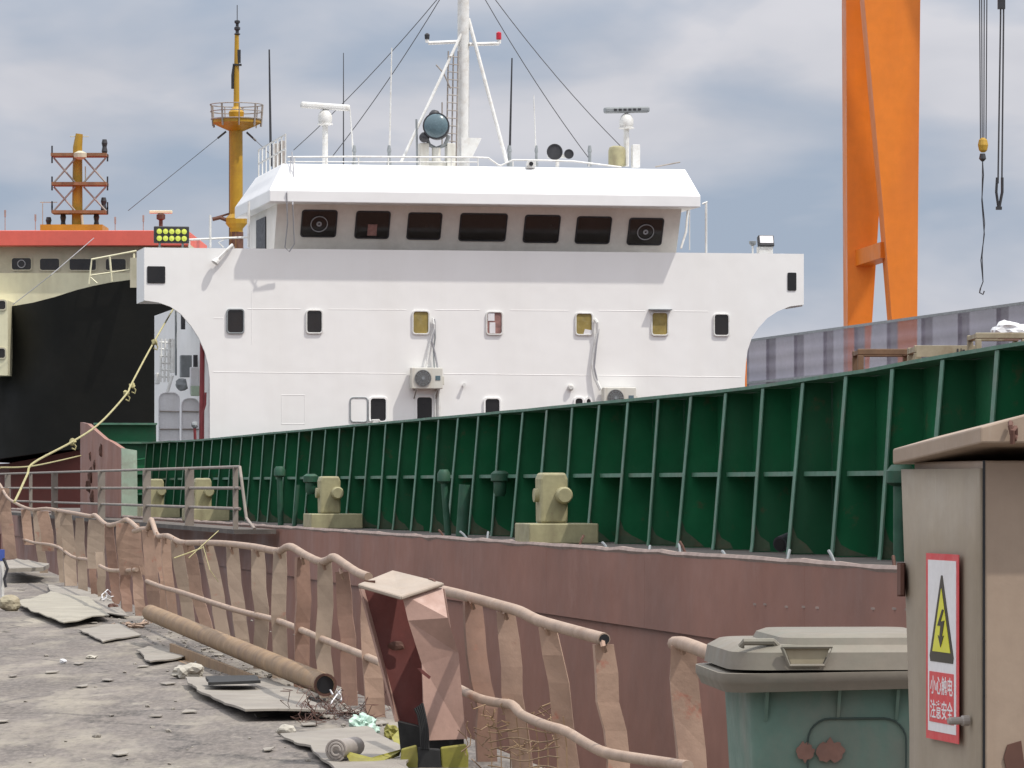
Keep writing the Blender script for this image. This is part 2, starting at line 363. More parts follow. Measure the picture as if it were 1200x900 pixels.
# hatch coaming: plate, top flange, stiffener, stays
ZP = [(20, 2.85), (38, 2.665), (41.75, 2.575), (47, 2.5), (60, 2.485), (77, 2.485), (96, 2.47), (108.5, 2.53), (140, 2.6)]
def ztop(ly):
    d = (ly+CX*math.sin(TH)/math.cos(TH))*math.cos(TH)
    for (a, za), (b, zb) in zip(ZP, ZP[1:]):
        if d <= b: return za+(zb-za)*max(0, (d-a)/(b-a))
    return ZP[-1][1]
Y0, Y1 = 14.0, 107.3
ys = [Y0+(Y1-Y0)*i/60 for i in range(61)]
cb = MB(); vs, fs = [], []
for y in ys:
    j = .012*noise.noise(Vector((y*.9, 3, 0)))
    for dx, z in ((0, DECK), (0, ztop(y)), (.02, ztop(y)), (.02, DECK)): vs.append(W(CX+dx+j, y, z))
for i in range(60):
    for k in range(4): fs.append((4*i+k, 4*i+(k+1) % 4, 4*i+4+(k+1) % 4, 4*i+4+k))
fs += [(0, 1, 2, 3), (240, 243, 242, 241)]
cb.add(vs, fs)
cb.span((0, 0, 0), (0, 0, 0)) if False else None
coam = cb.build('hatch_coaming', 'green_paint', ship)
tb = MB(); vs, fs = [], []
for y in ys:
    z = ztop(y)+.012*noise.noise(Vector((y*.6, 9, 0)))
    for dx, dz in ((-.33, 0), (-.33, .035), (.06, .035), (.06, 0)): vs.append(W(CX+dx, y, z+dz))
fs = []
for i in range(60):
    for k in range(4): fs.append((4*i+k, 4*i+(k+1) % 4, 4*i+4+(k+1) % 4, 4*i+4+k))
fs += [(0, 1, 2, 3), (240, 243, 242, 241)]
tb.add(vs, fs).build('top_flange', 'green_edge', coam)
ST = 1.665
stays = []
y = 39.6
while y > Y0+1: y -= ST
yst = []
yy = y+ST
while yy < Y1: yst.append(yy); yy += ST
for i, y in enumerate(yst):
    zt = ztop(y)-.01; s = MB()
    top, bot = .30, .45+.02*math.sin(i*2.1)
    s.plate([W(CX, y, DECK+.02), W(CX-bot, y, DECK+.02), W(CX-bot+.01, y, DECK+.10), W(CX-top, y, zt), W(CX, y, zt)], U*.014)
    s.M = None
    n0 = len(s.bm.faces); s.bm.faces.ensure_lookup_table()
    hh = .22+.16*abs(math.sin(i*1.9)); yy_ = y-.004
    s.add([W(CX-bot+.012, yy_, DECK+.03), W(CX-bot+.30+.1*math.sin(i), yy_, DECK+.03), W(CX-bot+.19, yy_, DECK+hh*.35), W(CX-bot+.09, yy_, DECK+hh*.55), W(CX-bot+.03, yy_, DECK+hh)], [(0, 1, 2, 3, 4)])
    for f_ in s.bm.faces[n0:] if False else list(s.bm.faces)[n0:]: f_.material_index = 1
    st = s.build('stay', ['green_paint', 'dust_green'], coam)
    e = MB(); e.plate([W(CX-bot-.014, y-.05, DECK+.02), W(CX-bot-.014, y+.064, DECK+.02), W(CX-bot-.002, y+.064, DECK+.1), W(CX-top-.014, y+.064, zt), W(CX-top-.014, y-.05, zt), W(CX-bot-.002, y-.05, DECK+.1)], Vv*.012)
    e.build('stay_edge', 'green_edge', coam)
sb = MB()
for a, b in zip(yst, yst[1:]):
    z0 = 1.585+.004*(a-40)*.2
    sb.plate([W(CX, a+.02, z0), W(CX-.30, a+.045, z0), W(CX-.30, b-.03, z0), W(CX, b-.005, z0)], (0, 0, .016))
    sb.plate([W(CX-.30, a+.045, z0-.03), W(CX-.312, a+.045, z0-.03), W(CX-.312, b-.03, z0-.03), W(CX-.30, b-.03, z0-.03)], (0, 0, .048))
sb.build('stiffener', 'green_edge', coam)
c2 = MB(); c2.span((0, 0, 0), (1, 1, 1)) if False else None
c2.plate([W(CX2, Y0, DECK), W(CX2, Y1, DECK), W(CX2+.02, Y1, DECK), W(CX2+.02, Y0, DECK)], (0, 0, 1.76))
c2.plate([W(CX+.03, Y1, DECK), W(CX2-.01, Y1, DECK), W(CX2-.01, Y1-.02, DECK), W(CX+.03, Y1-.02, DECK)], (0, 0, 1.72))
c2.build('far_coaming', 'green_paint', ship)
MB().plate([W(CX+.06, Y0, 2.30), W(CX+.06, Y1-.04, 2.30), W(CX2-.05, Y1-.04, 2.30), W(CX2-.05, Y0, 2.30)], (0, 0, .04)).build('hatch_cover', 'rust_dark', ship)

# front plate of the deckhouse with its two wings, outline traced then given thickness and a body behind
zt_l = F(300, 291).z; ztop_w = F(163, 290).z
lo_l, lo_r = FL(246), FL(873)
prof = [(246, None), (246, 445), (244, 428), (240, 412), (233, 396), (224, 382), (212, 368), (200, 359.5), (186, 354.5), (169, 352), (169, 290), (942, 297.5), (942, 357), (926, 359), (911, 365), (899, 373), (889, 384), (881, 396), (876, 411), (874, 428), (873, 445), (873, None)]
fp = MB(); pts = []
for px, py in prof:
    p = F(px, py if py else 560)
    if py is None: p.z = DECK+.016
    pts.append(p)
fp.plate(pts, U*.12)
front = fp.build('front_plating', 'white_paint', ship)
# weld seams, a faint square panel
sm = MB()
def seam(a, b, off=.002, r=.0085): sm.tube([F(*a, off), F(*b, off)], r, 5)
for a, b in (((250, 373), (262, 373)), ((290, 362), (352, 362.3)), ((385, 362.5), (476, 363)), ((510, 363), (562, 363.4)), ((598, 363.6), (666, 364)), ((702, 364), (756, 364.5)), ((790, 364.7), (830, 365)),
             ((250, 436), (476, 438)), ((520, 438), (690, 440)), ((700, 440), (868, 442)), ((295, 341), (295, 403)),
             ((330, 463), (357, 463)), ((330, 497), (357, 497)), ((330, 463), (330, 497)), ((357, 463), (357, 497))): seam(a, b)
sm.build('weld_seams', 'white_paint', ship)
xb0, xb1 = lo_l+.01, lo_r-.01
zwf = F(300, 353.5).z
hbm = MB(FRM((0, 0, 0)))
hbm.span((xb0, L0+.12, DECK+.016), (xb1, L0+13, zwf+.14))
house = hbm.build('deckhouse', 'white_paint', ship)
xl, xr = FL(169), FL(942)
zb = zwf
for a, b, zz in ((xl, xb0-.002, ztop_w), (xb1+.002, xr, F(942, 297.5).z)):
    wg = MB(FRM((0, 0, 0)))
    wg.span((a, L0+.12, zb), (b, L0+1.7, zb+.13))
    wg.span((a, L0+1.701, zb), (b, L0+1.82, zz))
    e0 = xl if a == xl else xr-.1
    wg.span((e0, L0+.121, zb+.131), (e0+.1, L0+1.7, zz))
    if a == xl: wg.span((xb0, L0+1.701, zb+.15), (FL(318, .3), L0+1.82, ztop_w))
    wg.build('bridge_wing', 'white_paint', ship)
# dark openings in the wing ends
for (x0, y0, x1, y1) in ((171.5, 311, 194.5, 333), (922, 318.5, 934, 341.5)):
    a, b = F(x0, y0, -.004), F(x1, y1, -.004); c = (a+b)/2
    window(ship, c, abs(FL(x1)-FL(x0))-.06, abs(a.z-b.z)-.06, pane='black_gap', frame='dark_gear', proud=.0, fw=.008, r=.03, name='wing_opening')
# wheelhouse: leaning front face, side walls, back
xw0, xw1 = FL(324.5, .2), FL(798, .2)
zw0, zw1 = zb+.13, FZ(239)
wb = MB()
yb, yt = L0+.75, L0+.10
zsill = F(560, 292).z
lean = (yb-yt)/(zw1-zsill)
vs = [W(xw0, yb, zw0), W(xw1, yb, zw0), W(xw1, yb, zsill), W(xw0, yb, zsill), W(xw0, yt, zw1), W(xw1, yt, zw1),
      W(xw0, L0+5.6, zw0), W(xw1, L0+5.6, zw0), W(xw1, L0+5.6, zw1), W(xw0, L0+5.6, zw1)]
wb.add(vs, [(0, 1, 2, 3), (3, 2, 5, 4), (0, 3, 4, 9, 6), (1, 7, 8, 5, 2), (6, 9, 8, 7), (4, 5, 8, 9), (0, 6, 7, 1)])
wb.build('wheelhouse', 'cream_paint', ship)
rx = math.atan(lean)
for i, (x0, x1, y0, y1) in enumerate(((352.5, 395, 248.5, 279.5), (416, 457, 249, 280.5), (477, 517.5, 250, 281), (538, 594, 250, 282), (613.5, 656, 251, 283), (674.5, 716, 252, 283.5), (735.5, 777, 253, 284.5))):
    zc = (FZ(y0, .4)+FZ(y1, .4))/2; yc = yb-lean*(zc-zsill)
    off = yc-L0
    c = W((FL(x0, off)+FL(x1, off))/2, yc, zc)
    wd = FL(x1, off)-FL(x0, off); ht = (FZ(y0, off)-FZ(y1, off))/math.cos(rx)
    f = window(ship, c, wd-.08, ht-.08, rx=rx, proud=.03, fw=.035, frame='dark_gear', r=.06, label='bridge window with round clear-view screen' if i in (0, 6) else None)
    if i in (0, 6):
        q = MB(FRM(c, TH, rx)); q.ring([(.225*math.cos(R(a)), -.03, .225*math.sin(R(a))) for a in range(0, 360, 15)], [(.205*math.cos(R(a)), -.03, .205*math.sin(R(a))) for a in range(0, 360, 15)], (0, -.025, 0))
        q.ring([(.07*math.cos(R(a)), -.03, .07*math.sin(R(a))) for a in range(0, 360, 30)], [(.03*math.cos(R(a)), -.03, .03*math.sin(R(a))) for a in range(0, 360, 30)], (0, -.02, 0)); q.build('screen_ring', 'wire_light', f)
    if i == 1:
        q = MB(FRM(c, TH, rx)); q.span((-.12, -.016, -.3), (.12, -.03, .02)); q.build('notice', 'poster', f)
# side door recess on the wheelhouse
MB(FRM((0, 0, 0))).span((xw0-.03, L0+2.2, zw0+.02), (xw0+.02, L0+4.0, zw1-.25)).build('side_door', 'dark_gear', ship)
# roof: fascia and sloped crown
xe0, xe1 = FL(316, -.72), FL(821, -.72)
ye0, ye1 = L0-.72, L0+6.2
ze0, ze1 = FZ(239.5, -.72), FZ(226, -.72)
xt0, xt1, yt0, yt1, zt = FL(331, .25), FL(803, .25), L0+.25, L0+5.4, FZ(195, .25)
rb = MB()
lv = [[W(x, y, z) for x, y in ((a, c), (b, c), (b, d), (a, d))] for a, b, c, d, z in ((xe0, xe1, ye0, ye1, ze0), (xe0, xe1, ye0, ye1, ze1), (xt0, xt1, yt0, yt1, zt))]
rb.add(sum(lv, []), [(3, 2, 1, 0)]+[(4*l+k, 4*l+(k+1) % 4, 4*l+4+(k+1) % 4, 4*l+4+k) for l in (0, 1) for k in range(4)]+[(8, 9, 10, 11)])
rb.build('roof', 'roof_white', ship, bevel=.02)
# windows of the lower house
hw = [(265.5, 286, 362, 391, 'glass', 'white_gear', 'grimy dark window at the end of the row'), (358.5, 378, 363, 391, 'glass', 'white_gear', None), (483, 503, 364, 392, 'ochre', 'white_gear', 'window covered from inside with yellow board'),
      (569.5, 589, 365, 392.5, 'poster', 'white_gear', 'window with red and pale papers inside'), (674, 694.5, 366.5, 393, 'ochre', 'white_gear', 'window with torn yellow covering'), (763, 783, 365.5, 393.5, 'ochre', 'white_gear', 'window covered with yellow board under a rain hood'), (836, 854.5, 367.5, 394, 'glass', 'white_gear', None)]
for i, (x0, x1, y0, y1, pm, fm, lb) in enumerate(hw):
    a, b = F(x0, y0, -.002), F(x1, y1, -.002)
    f = window(ship, (a+b)/2, FL(x1)-FL(x0)-.06, a.z-b.z-.06, pane=pm, frame='grey_gear' if i == 0 else fm, proud=.045, fw=.036, r=.06, label=lb)
    c = (a+b)/2
    if i == 3: MB(FRM(c)).span((-.17, -.018, .06), (0, -.03, .26)).span((-.13, -.018, -.26), (.02, -.032, .02)).build('paper', 'sign_white', f)
    if i == 4: MB(FRM(c)).plate([(-.02, -.018, -.27), (.2, -.018, -.27), (.2, -.018, -.16), (.02, -.018, -.13)], (0, -.01, 0)).build('torn_paper', 'sign_white', f)
    if i == 5: MB(FRM(c)).span((-.30, -.002, .35), (.30, -.16, .38)).build('rain_hood', 'grey_gear', f)
for (x0, x1, y0, y1, pm, nm) in ((410, 431, 465.5, 495, 'white_paint', 'port_cover'), (433, 453, 466, 494.5, 'black_gap', 'open_port'), (487.5, 507, 464.5, 497, 'black_gap', 'open_port'), (567.5, 586, 466.5, 497, 'black_gap', 'open_port'), (673, 683.5, 466, 492, 'black_gap', 'open_port'), (686, 693, 466, 492, 'glass', 'open_port')):
    a, b = F(x0, y0, -.002), F(x1, y1, -.002)
    window(ship, (a+b)/2, FL(x1)-FL(x0)-.05, a.z-b.z-.05, pane=pm, frame='grey_gear' if pm == 'white_paint' else 'white_paint', proud=.03 if pm == 'white_paint' else .05, fw=.03 if pm == 'white_paint' else .05, r=.07, name=nm)
fh = MB(); fh.tube([F(434, 495, -.05), F(437, 492.5, -.3), F(444, 492.5, -.35), F(447, 497, -.3)], .03, 6); fh.build('pipe_hook', 'white_gear', ship)
for px, py in ((668, 454), (543, 451)):
    MB().lathe([(.06 if px > 600 else .03, 0), (.09 if px > 600 else .04, .08), (.05, .12)], F(px, py, 0), -U, 12).build('vent_cap', 'white_gear', ship)
# outside of the house on the quay side: doors hung open, boxes, pipes
XS = xb0
def sidebox(px0, py0, px1, py1, ly, th, name, m, bevel=.02):
    off = ly-L0; a, b = F(px0, py0, off), F(px1, py1, off)
    p = MB(FRM((0, 0, 0))); p.span((FL(px0, off), ly, a.z), (FL(px1, off), ly+th, b.z)); return p.build(name, m, ship, bevel=bevel)
for (x0, x1, y0, ly) in ((185, 211, 459, 112.5), (211.5, 234, 466, 110.0)):
    off = ly-L0; a, b = F(x0, y0, off), F(x1, 525, off)
    f = window(ship, (a+b)/2, FL(x1, off)-FL(x0, off)-.08, a.z-b.z-.08, pane='door_grey', frame='door_grey', proud=.05, fw=.03, r=.16, name='steel_door')
    h = MB(); h.tube([F(x0+2, 482, off-.06), F(x1-1, 482.5, off-.06)], .02, 5); h.tube([F(x0+2, 503, off-.06), F(x1-1, 503, off-.06)], .02, 5); h.build('door_dog', 'steel_dull', f)
sidebox(212, 416, 225, 442, 110.6, .3, 'junction_box', 'grey_gear'); sidebox(223.5, 430, 233, 462, 109.9, .25, 'locker', 'door_grey'); sidebox(183, 437, 187.5, 450, 113, .4, 'lamp_box', 'white_gear')
sidebox(224, 452, 234, 464, 109.5, .15, 'valve_box', 'pale_green')
for px, y0, y1, off, r in ((214.5, 360, 386, 4, .06), (229, 416, 430, 1.2, .06)): MB().tube([F(px, y0, off), F(px, y1, off)], r, 6).build('conduit', 'dark_gear', ship)
p = MB(); p.tube([F(203, 356, 4.0), F(214, 363, 3.0), F(228, 377, 1.4), F(236.5, 392, .35)], .05, 6); p.tube([F(206, 350, 3), F(206, 440, 3)], .03, 5); p.build('cable_tray', 'grey_gear', ship)
p = MB(); p.tube([F(237.5, 375, .25), F(236.8, 440, .25), F(236.2, 525, .25)], .065, 8); p.tube([F(241, 460, .2), F(240.5, 474, .2), F(237, 485, .2), F(235, 525, .2)], .03, 6); p.tube([F(228, 498, .2), F(229, 525, .2)], .04, 6); p.build('fire_pipe', 'red_pipe', ship)
p = MB(); p.blob(F(213.5, 451, 1.6), .16, amp=.5, sub=2); p.blob(F(228.3, 498, .2), .09, sub=2); p.build('valve', 'grey_gear', ship)
lad = MB()
for px in (189, 193.5, 198): lad.tube([F(px, 397, 6), F(px-1, 448, 6)], .035, 6)
for y in range(401, 448, 8): lad.tube([F(187, y, 6), F(203, y+1, 6)], .03, 5)
lad.span((0, 0, 0), (0, 0, 0)) if False else None
lad.tube([F(202, 397, 6), F(202, 437, 6)], .06, 6); lad.tube([F(196, 460, 5), F(202, 440, 5)], .05, 6); lad.build('ladder', 'white_gear', ship)
MB().tube([F(878 - 4.2, 412, .05), F(873.7, 462, .05)], .03, 6).build('side_pipe', 'orange', ship)
# railing round the wheelhouse roof
rl = MB(); zr = zt
def roofpt(px, py, off): return F(px, py, off)
front_top = [(337, 184, .3), (420, 183.5, .3), (560, 184.5, .3), (572, 185, .3), (584, 193.5, .3), (587, 194, .3), (601, 187.5, .3), (640, 188, .3), (672, 189, .3), (728, 196, .3)]
rl.tube([roofpt(*q) for q in front_top], .026, 6)
for px, y in ((345, 184), (382, 184), (420, 184), (455, 184), (492, 184), (529, 184), (560, 184.5), (601, 188), (627, 188), (652, 188.5), (690, 191.5)): rl.tube([F(px, y, .3), F(px, 195, .3)], .02, 5)
rl.tube([F(337, 189.5, .3), F(560, 190, .3)], .016, 5)
for k in range(8):
    ly = yt0+k*(yt1-yt0)/7; rl.tube([W(xt0+.08, ly, zt), W(xt0+.08, ly, zt+.75)], .022, 5)
for hz in (.38, .75): rl.tube([W(xt0+.08, yt0, zt+hz), W(xt0+.08, yt1, zt+hz)], .022, 5)
rl.build('roof_railing', 'white_gear', ship)
# railing bits and posts on the left wing
wr = MB()
wr.tube([F(218, 281, 1.5), F(290, 278, 1.5)], .03, 5); wr.tube([F(222, 290, 1.5), F(222, 281, 1.5)], .03, 5); wr.tube([F(246.5, 290, 1.5), F(246.5, 252, 1.5)], .035, 5); wr.tube([F(291, 290, .8), F(291.5, 236, .8)], .035, 6)
wr.tube([F(262, 290, 1.5), F(256, 284, 1.5), F(262, 281, 1.5)], .02, 5); wr.build('wing_railing', 'white_gear', ship)
wr = MB(); wr.tube([F(273, 290, .1), F(272, 287, -.08), F(266, 293, -.12), F(254, 305, -.14)], .04, 6); wr.lathe([(.04, 0), (.09, .06), (.10, .14), (.03, .16)], F(255, 303, -.14), (-.5, -.3, -.8), 10); wr.build('lamp_bracket', 'white_gear', ship)
# cables hanging over the roof edge on the left
cbm = MB()
cbm.tube([F(341, 184, .2), F(340, 208, -.2), F(336, 226, -.76), F(337, 262, -.6), F(334, 290, -.35), F(339, 295, -.3), F(345, 286, -.4), F(343, 240, -.78), F(344, 200, -.1), F(342, 178, .2)], .018, 5)
cbm.build('hanging_cable', 'wire_light', ship)
rp = MB(); rp.tube([F(806, 246, .6), F(804, 272, .3), F(798, 291, .1)], .03, 6); rp.tube([F(808, 246, .8), F(808, 293, .8)], .015, 5); rp.build('drain_pipe', 'white_gear', ship)
rp = MB(); rp.tube([F(827.5, 297, .3), F(827.5, 237, .3)], .03, 6); rp.tube([F(823, 239, .3), F(829, 236.5, .3)], .025, 5); rp.build('wing_post', 'white_gear', ship)
MB().tube([F(768, 195.5, 2), F(797, 190, 2)], .02, 5).build('boom_rod', 'steel_dull', ship)
# raised brown bulwark aft, the green breakwater between it and the house
bw = MB()
ya, yb2 = side_y(143, HX), side_y(95, HX)
bpts = [(ya, DECK-.02), (ya-.1, 1.6), (ya, 2.35), (ya+2.2, 2.52), (ya+4, 2.62), (yb2-2, 3.05), (yb2, 3.12), (yb2, DECK-.02)]
bw.plate([W(HX-.02, y_, z_) for y_, z_ in bpts], Vv*.10)
bul = bw.build('side_bulwark', 'hull_brown', ship)
k = MB(); k.plate([W(HX-.02, ya-.12, DECK+.02), W(HX+.36, ya-.12, DECK+.02), W(HX+.34, ya-.12, 2.3), W(HX-.02, ya-.12, 2.36)], U*.1); k.build('bulwark_end', 'pale_green', ship)
k = MB()
for i, (px, py, r) in enumerate(((107, 535, .12), (108, 556, .2), (106, 570, .22), (110, 583, .2), (120, 528, .16), (112, 545, .14))):
    k.blob(at(px, py, side_d(px, HX)-.05), r, (.5, .8, 1), .5, 2, i)
k.build('torn_plate', 'rust_dark', ship)
g = MB(FRM((0, 0, 0)))
off = 109.2-L0
g.span((HX+.12, 109.2, DECK+.02), (FL(183, off), 109.26, F(150, 498, off).z))
gw = g.build('breakwater', 'green_paint', ship)
g = MB(FRM((0, 0, 0)))
for py, dp in ((498, .25), (520, .2), (556, .2), (580, .2)):
    z = F(150, py, off).z; g.span((HX+.12, 109.2-dp, z), (FL(183, off), 109.198, z+.05))
g.build('breakwater_stiffener', 'green_edge', ship)
MB().tube([F(146, 528, .6), F(150, 536, .5), F(160, 539, .5), F(182, 536, .5)], .025, 6).build('hanging_hose', 'green_paint', ship)
# ------------------------------------------------------------------ mast on the roof
mast = MB()
p0, p1 = F(543, 195, 2.5), F(543, -60, 2.5)
mast.tube([p0, p1], [.165, .15], 16)
mst = mast.build('main_mast', 'white_gear', ship, smooth=True)
q = MB(); q.tube([F(470, 190, 1.6), F(549, 22, 2.5)], .04, 8); q.tube([F(594, 191, 1.6), F(549, 22, 2.5)], .05, 8); q.build('mast_leg', 'white_gear', mst)
q = MB(); q.tube([F(502, 50.5, 2.4), F(536, 49, 2.4)], .05, 8); q.tube([F(550, 52, 2.4), F(585, 51, 2.4)], .05, 8); q.tube([F(500.5, 50, 2.4), F(500.5, 43, 2.4)], .05, 6); q.tube([F(585, 51, 2.4), F(585, 46, 2.4)], .05, 6); q.build('yardarm', 'white_gear', mst)
MB().lathe([(.06, 0), (.07, .02), (.07, .18), (.03, .21)], F(584.5, 46.5, 2.4), (0, 0, 1), 10).build('red_light', 'red_lamp', mst)
MB().lathe([(.06, 0), (.07, .12), (.03, .16)], F(500.5, 46, 2.4), (0, 0, 1), 10).build('dark_light', 'dark_gear', mst)
q = MB()
for px in (523, 529, 534.5): q.tube([F(px, 195, 2.2), F(px+2.5, 60, 2.3)], .022, 5)
for y in range(66, 192, 9): q.tube([F(522.5+(195-y)/60, y, 2.2), F(535+(195-y)/60, y+1, 2.2)], .014, 5)
q.tube([F(518, 120, 2.2), F(518, 170, 2.2)], .02, 5); q.tube([F(511, 76, 2.2), F(520, 86, 2.2), F(528, 104, 2.2)], .02, 5); q.build('mast_ladder', 'steel_dull', mst)
MB(FRM(F(545, 168, 2.1))).plate([(-.1, 0, .15), (.45, 0, .15), (.2, 0, -.35), (-.1, 0, -.35)], (0, .2, 0)).build('mast_bracket', 'white_gear', mst)
q = MB()
tops = F(545, -80, 2.5)
for a in ((330, 192, 3), (391, 182, 3), (436, 150, 3)): pass
def stay_wire(a, b, sag=.15, n=8):
    a, b = Vector(a), Vector(b); q.tube([a.lerp(b, i/n)-Vector((0, 0, sag*4*(i/n)*(1-i/n))) for i in range(n+1)], .011, 4)
stay_wire(F(521, -10, 2.5), F(389, 184, 3)); stay_wire(F(515, -4, 2.5), F(344, 176, 4)); stay_wire(F(566, -5, 2.5), F(692, 188, 2)); stay_wire(F(577, -5, 2.5), F(728, 172, 2))
q.build('stay_wire', 'wire', mst)

# ------------------------------------------------------------------ equipment on the ship
GA = 'whip aerials on the wheelhouse roof'
def aerial(px, ytop, off, r, m, label, base=195, fit=True, lean=0):
    o = thing('whip_aerial', label, 'aerial', F(px, base, off), TH, GA)
    MB().tube([F(px, base, off), F(px-lean*.5, (base+ytop)/2, off), F(px-lean, ytop, off)], [r, r*.8, r*.55], 6).build('rod', m, o)
    if fit:
        q = MB(); q.lathe([(r*2, 0), (r*2.2, .1), (r*1.4, .12), (r*1.4, .35), (r*2, .4), (r*1.2, .55)], F(px, base, off), (0, 0, 1), 8); q.build('base_fitting', 'grey_gear', o)
aerial(317.5, 58, 5, .04, 'dark_gear', 'thick black whip aerial beside the yellow mast', lean=2, fit=False)
aerial(402.5, 62, 3, .018, 'wire', 'thin dark whip aerial close to the left radar', fit=False)
aerial(415, 128, 2, .03, 'white_gear', 'short white aerial leaning beside the left radar', lean=5)
aerial(456, 56, 2, .03, 'white_gear', 'tall white aerial between left radar and searchlight', lean=-3)
aerial(597, 68, 2, .035, 'dark_gear', 'tall black aerial right of the mast leg', lean=-3)
aerial(628.5, 112, 2, .025, 'white_gear', 'white whip aerial next to the horns', lean=3)
aerial(691, 172, 2, .03, 'dark_gear', 'stubby dark aerial just right of the horns')
GR = 'radar scanners on the wheelhouse roof'
def radar(px, off, ybar, label, m='white_gear', w0=57, tilt=0, mark=False):
    base = F(px, 195, off); s = (F(px+1, 195, off)-base).length
    o = thing('radar_scanner', label, 'radar', base, TH, GR)
    fr = FRM(base); H = (195-ybar)*s
    MB(fr).tube([(0, 0, 0), (0, 0, H-22*s)], .075, 10).build('post', 'white_gear', o)
    MB(fr).lathe([(.12, 0), (9*s, .02), (9*s, .05), (7*s, .06), (8.2*s, .12), (8.2*s, .25), (6*s, .36), (2*s, .42), (1.5*s, .5)], (0, 0, H-22*s), (0, 0, 1), 18).build('drive_drum', 'white_gear', o, smooth=True)
    r = Matrix.Rotation(R(tilt), 3, 'Y')
    b = MB(fr).box((0, -.02, H), (w0*s, .22, 7*s), r).build('scanner_bar', m, o, bevel=.05)
    if mark:
        q = MB(fr)
        for i in range(6): q.box(r @ Vector(((-14+i*5.6)*s, -.14, 0))+Vector((0, 0, H)), (3.4*s, .012, 2.6*s))
        q.build('bar_marking', 'dark_gear', b)
radar(381, 2.2, 125.5, 'white radar scanner left of the mast beside the yellow mast', w0=58, tilt=3)
radar(734, 2.2, 130.5, 'grey radar scanner with dark marks right of the mast', 'grey_gear', w0=53, tilt=-2, mark=True)
# searchlight
b0 = F(512, 195, 1.4); s_ = (F(513, 195, 1.4)-b0).length; fr = FRM(b0)
o = thing('searchlight', 'big round grey searchlight on a stand at the foot of the mast', 'searchlight', b0, TH)
p = MB(fr); p.span((-20*s_, 0, 0), (-9*s_, .4, 27*s_)); p.span((12*s_, 0, 0), (22*s_, .4, 27*s_)); p.span((-9*s_+.002, .1, 0), (12*s_-.002, .35, 7*s_)); p.tube([(0, .1, 6*s_), (0, .1, 22*s_)], .12, 10); p.build('stand', 'ac_body', o, bevel=.02)
p = MB(fr); p.tube([(-12*s_, .1, 34*s_), (-8*s_, .1, 25*s_), (0, .1, 21*s_), (10*s_, .1, 25*s_), (15*s_, .1, 36*s_)], .05, 8); p.build('yoke', 'grey_gear', o)
ax = Vector((-.25, -1, .05)).normalized(); c = Vector((-3*s_, -.25, 46*s_))
p = MB(fr); p.lathe([(15.5*s_, 0), (15.5*s_, .12), (14*s_, .14), (14*s_, .5), (9*s_, .75), (5*s_, .8)], c, -ax, 24); p.build('housing', 'dark_gear', o, smooth=True)
p = MB(fr); p.lathe([(13.8*s_, 0), (12*s_, .05), (6*s_, .085), (.5*s_, .1)], c, ax, 24); p.build('lens', 'blue_grey', o, smooth=True)
MB(fr).blob(c+Vector((2*s_, .45, 13*s_)), 7*s_, amp=.1).build('motor', 'dark_gear', o, smooth=True)
MB(fr).blob(c+Vector((-12*s_, .2, -13*s_)), 6*s_, amp=.1).build('motor', 'dark_gear', o, smooth=True)
MB(fr).tube([(-23*s_, 0, 0), (-24*s_, 0, 54*s_)], .03, 6).build('side_rod', 'grey_gear', o)
# horns
b0 = F(655, 195, 1.2); fr = FRM(b0)
o = thing('fog_horn', 'pair of dark trumpet fog horns on the wheelhouse roof', 'horn', b0, TH)
p = MB(fr); p.tube([(0, .2, 0), (0, .2, .35)], .05, 6); p.span((-.25, .15, .24), (.3, .3, .33)); p.build('bracket', 'white_gear', o)
for cx, cz, r in ((-.11, .38, .2), (.27, .33, .12)):
    p = MB(fr); p.ring([(cx+r*1.06*math.cos(R(a)), 0, cz+r*1.06*math.sin(R(a))) for a in range(0, 360, 15)], [(cx+r*.9*math.cos(R(a)), 0, cz+r*.9*math.sin(R(a))) for a in range(0, 360, 15)], (0, .03, 0))
    p.lathe([(r*.93, 0), (r*.5, .12), (r*.3, .3)], (cx, .02, cz), (0, 1, 0), 20); p.build('trumpet', 'dark_gear', o, smooth=True)
b0 = F(621.5, 195, .2)
o = thing('deck_lamp', 'small white round lamp with dark lens at the roof edge', 'lamp', b0, TH)
p = MB(FRM(b0)); p.lathe([(.10, 0), (.10, .2), (.06, .28)], (0, -.1, .06), (0, 1, 0), 14); p.span((-.12, -.05, -.05), (.12, .1, -.01)); p.build('housing', 'white_gear', o)
MB(FRM(b0)).lathe([(.055, 0), (.055, .02)], (0, -.102, .06), (0, -1, 0), 12).build('lens', 'black_gap', o)
b0 = F(723, 195, 2)
tag(MB(FRM(b0)).lathe([(.22, 0), (.23, .03), (.23, .42), (.2, .5), (.12, .54)], (0, 0, 0), (0, 0, 1), 20).build('tank', 'bollard', origin=b0, smooth=True), 'beige cylinder tank left of the white locker on the roof', 'tank')
b0 = F(746, 196, 1.6)
o = tag(MB(FRM(b0)).span((-.1, 0, 0), (.1, .25, .6)).build('roof_locker', 'white_gear', origin=b0, bevel=.015), 'narrow white upright locker under the right radar', 'locker')
b0 = F(328, 195, 6)
tag(MB(FRM(b0)).span((-.15, 0, -.1), (.0, .4, .62)).span((.02, 0, -.1), (.16, .35, .7)).build('vent_box', 'steel_dull', origin=b0, bevel=.02), 'grey upright vent box by the roof railing', 'vent')
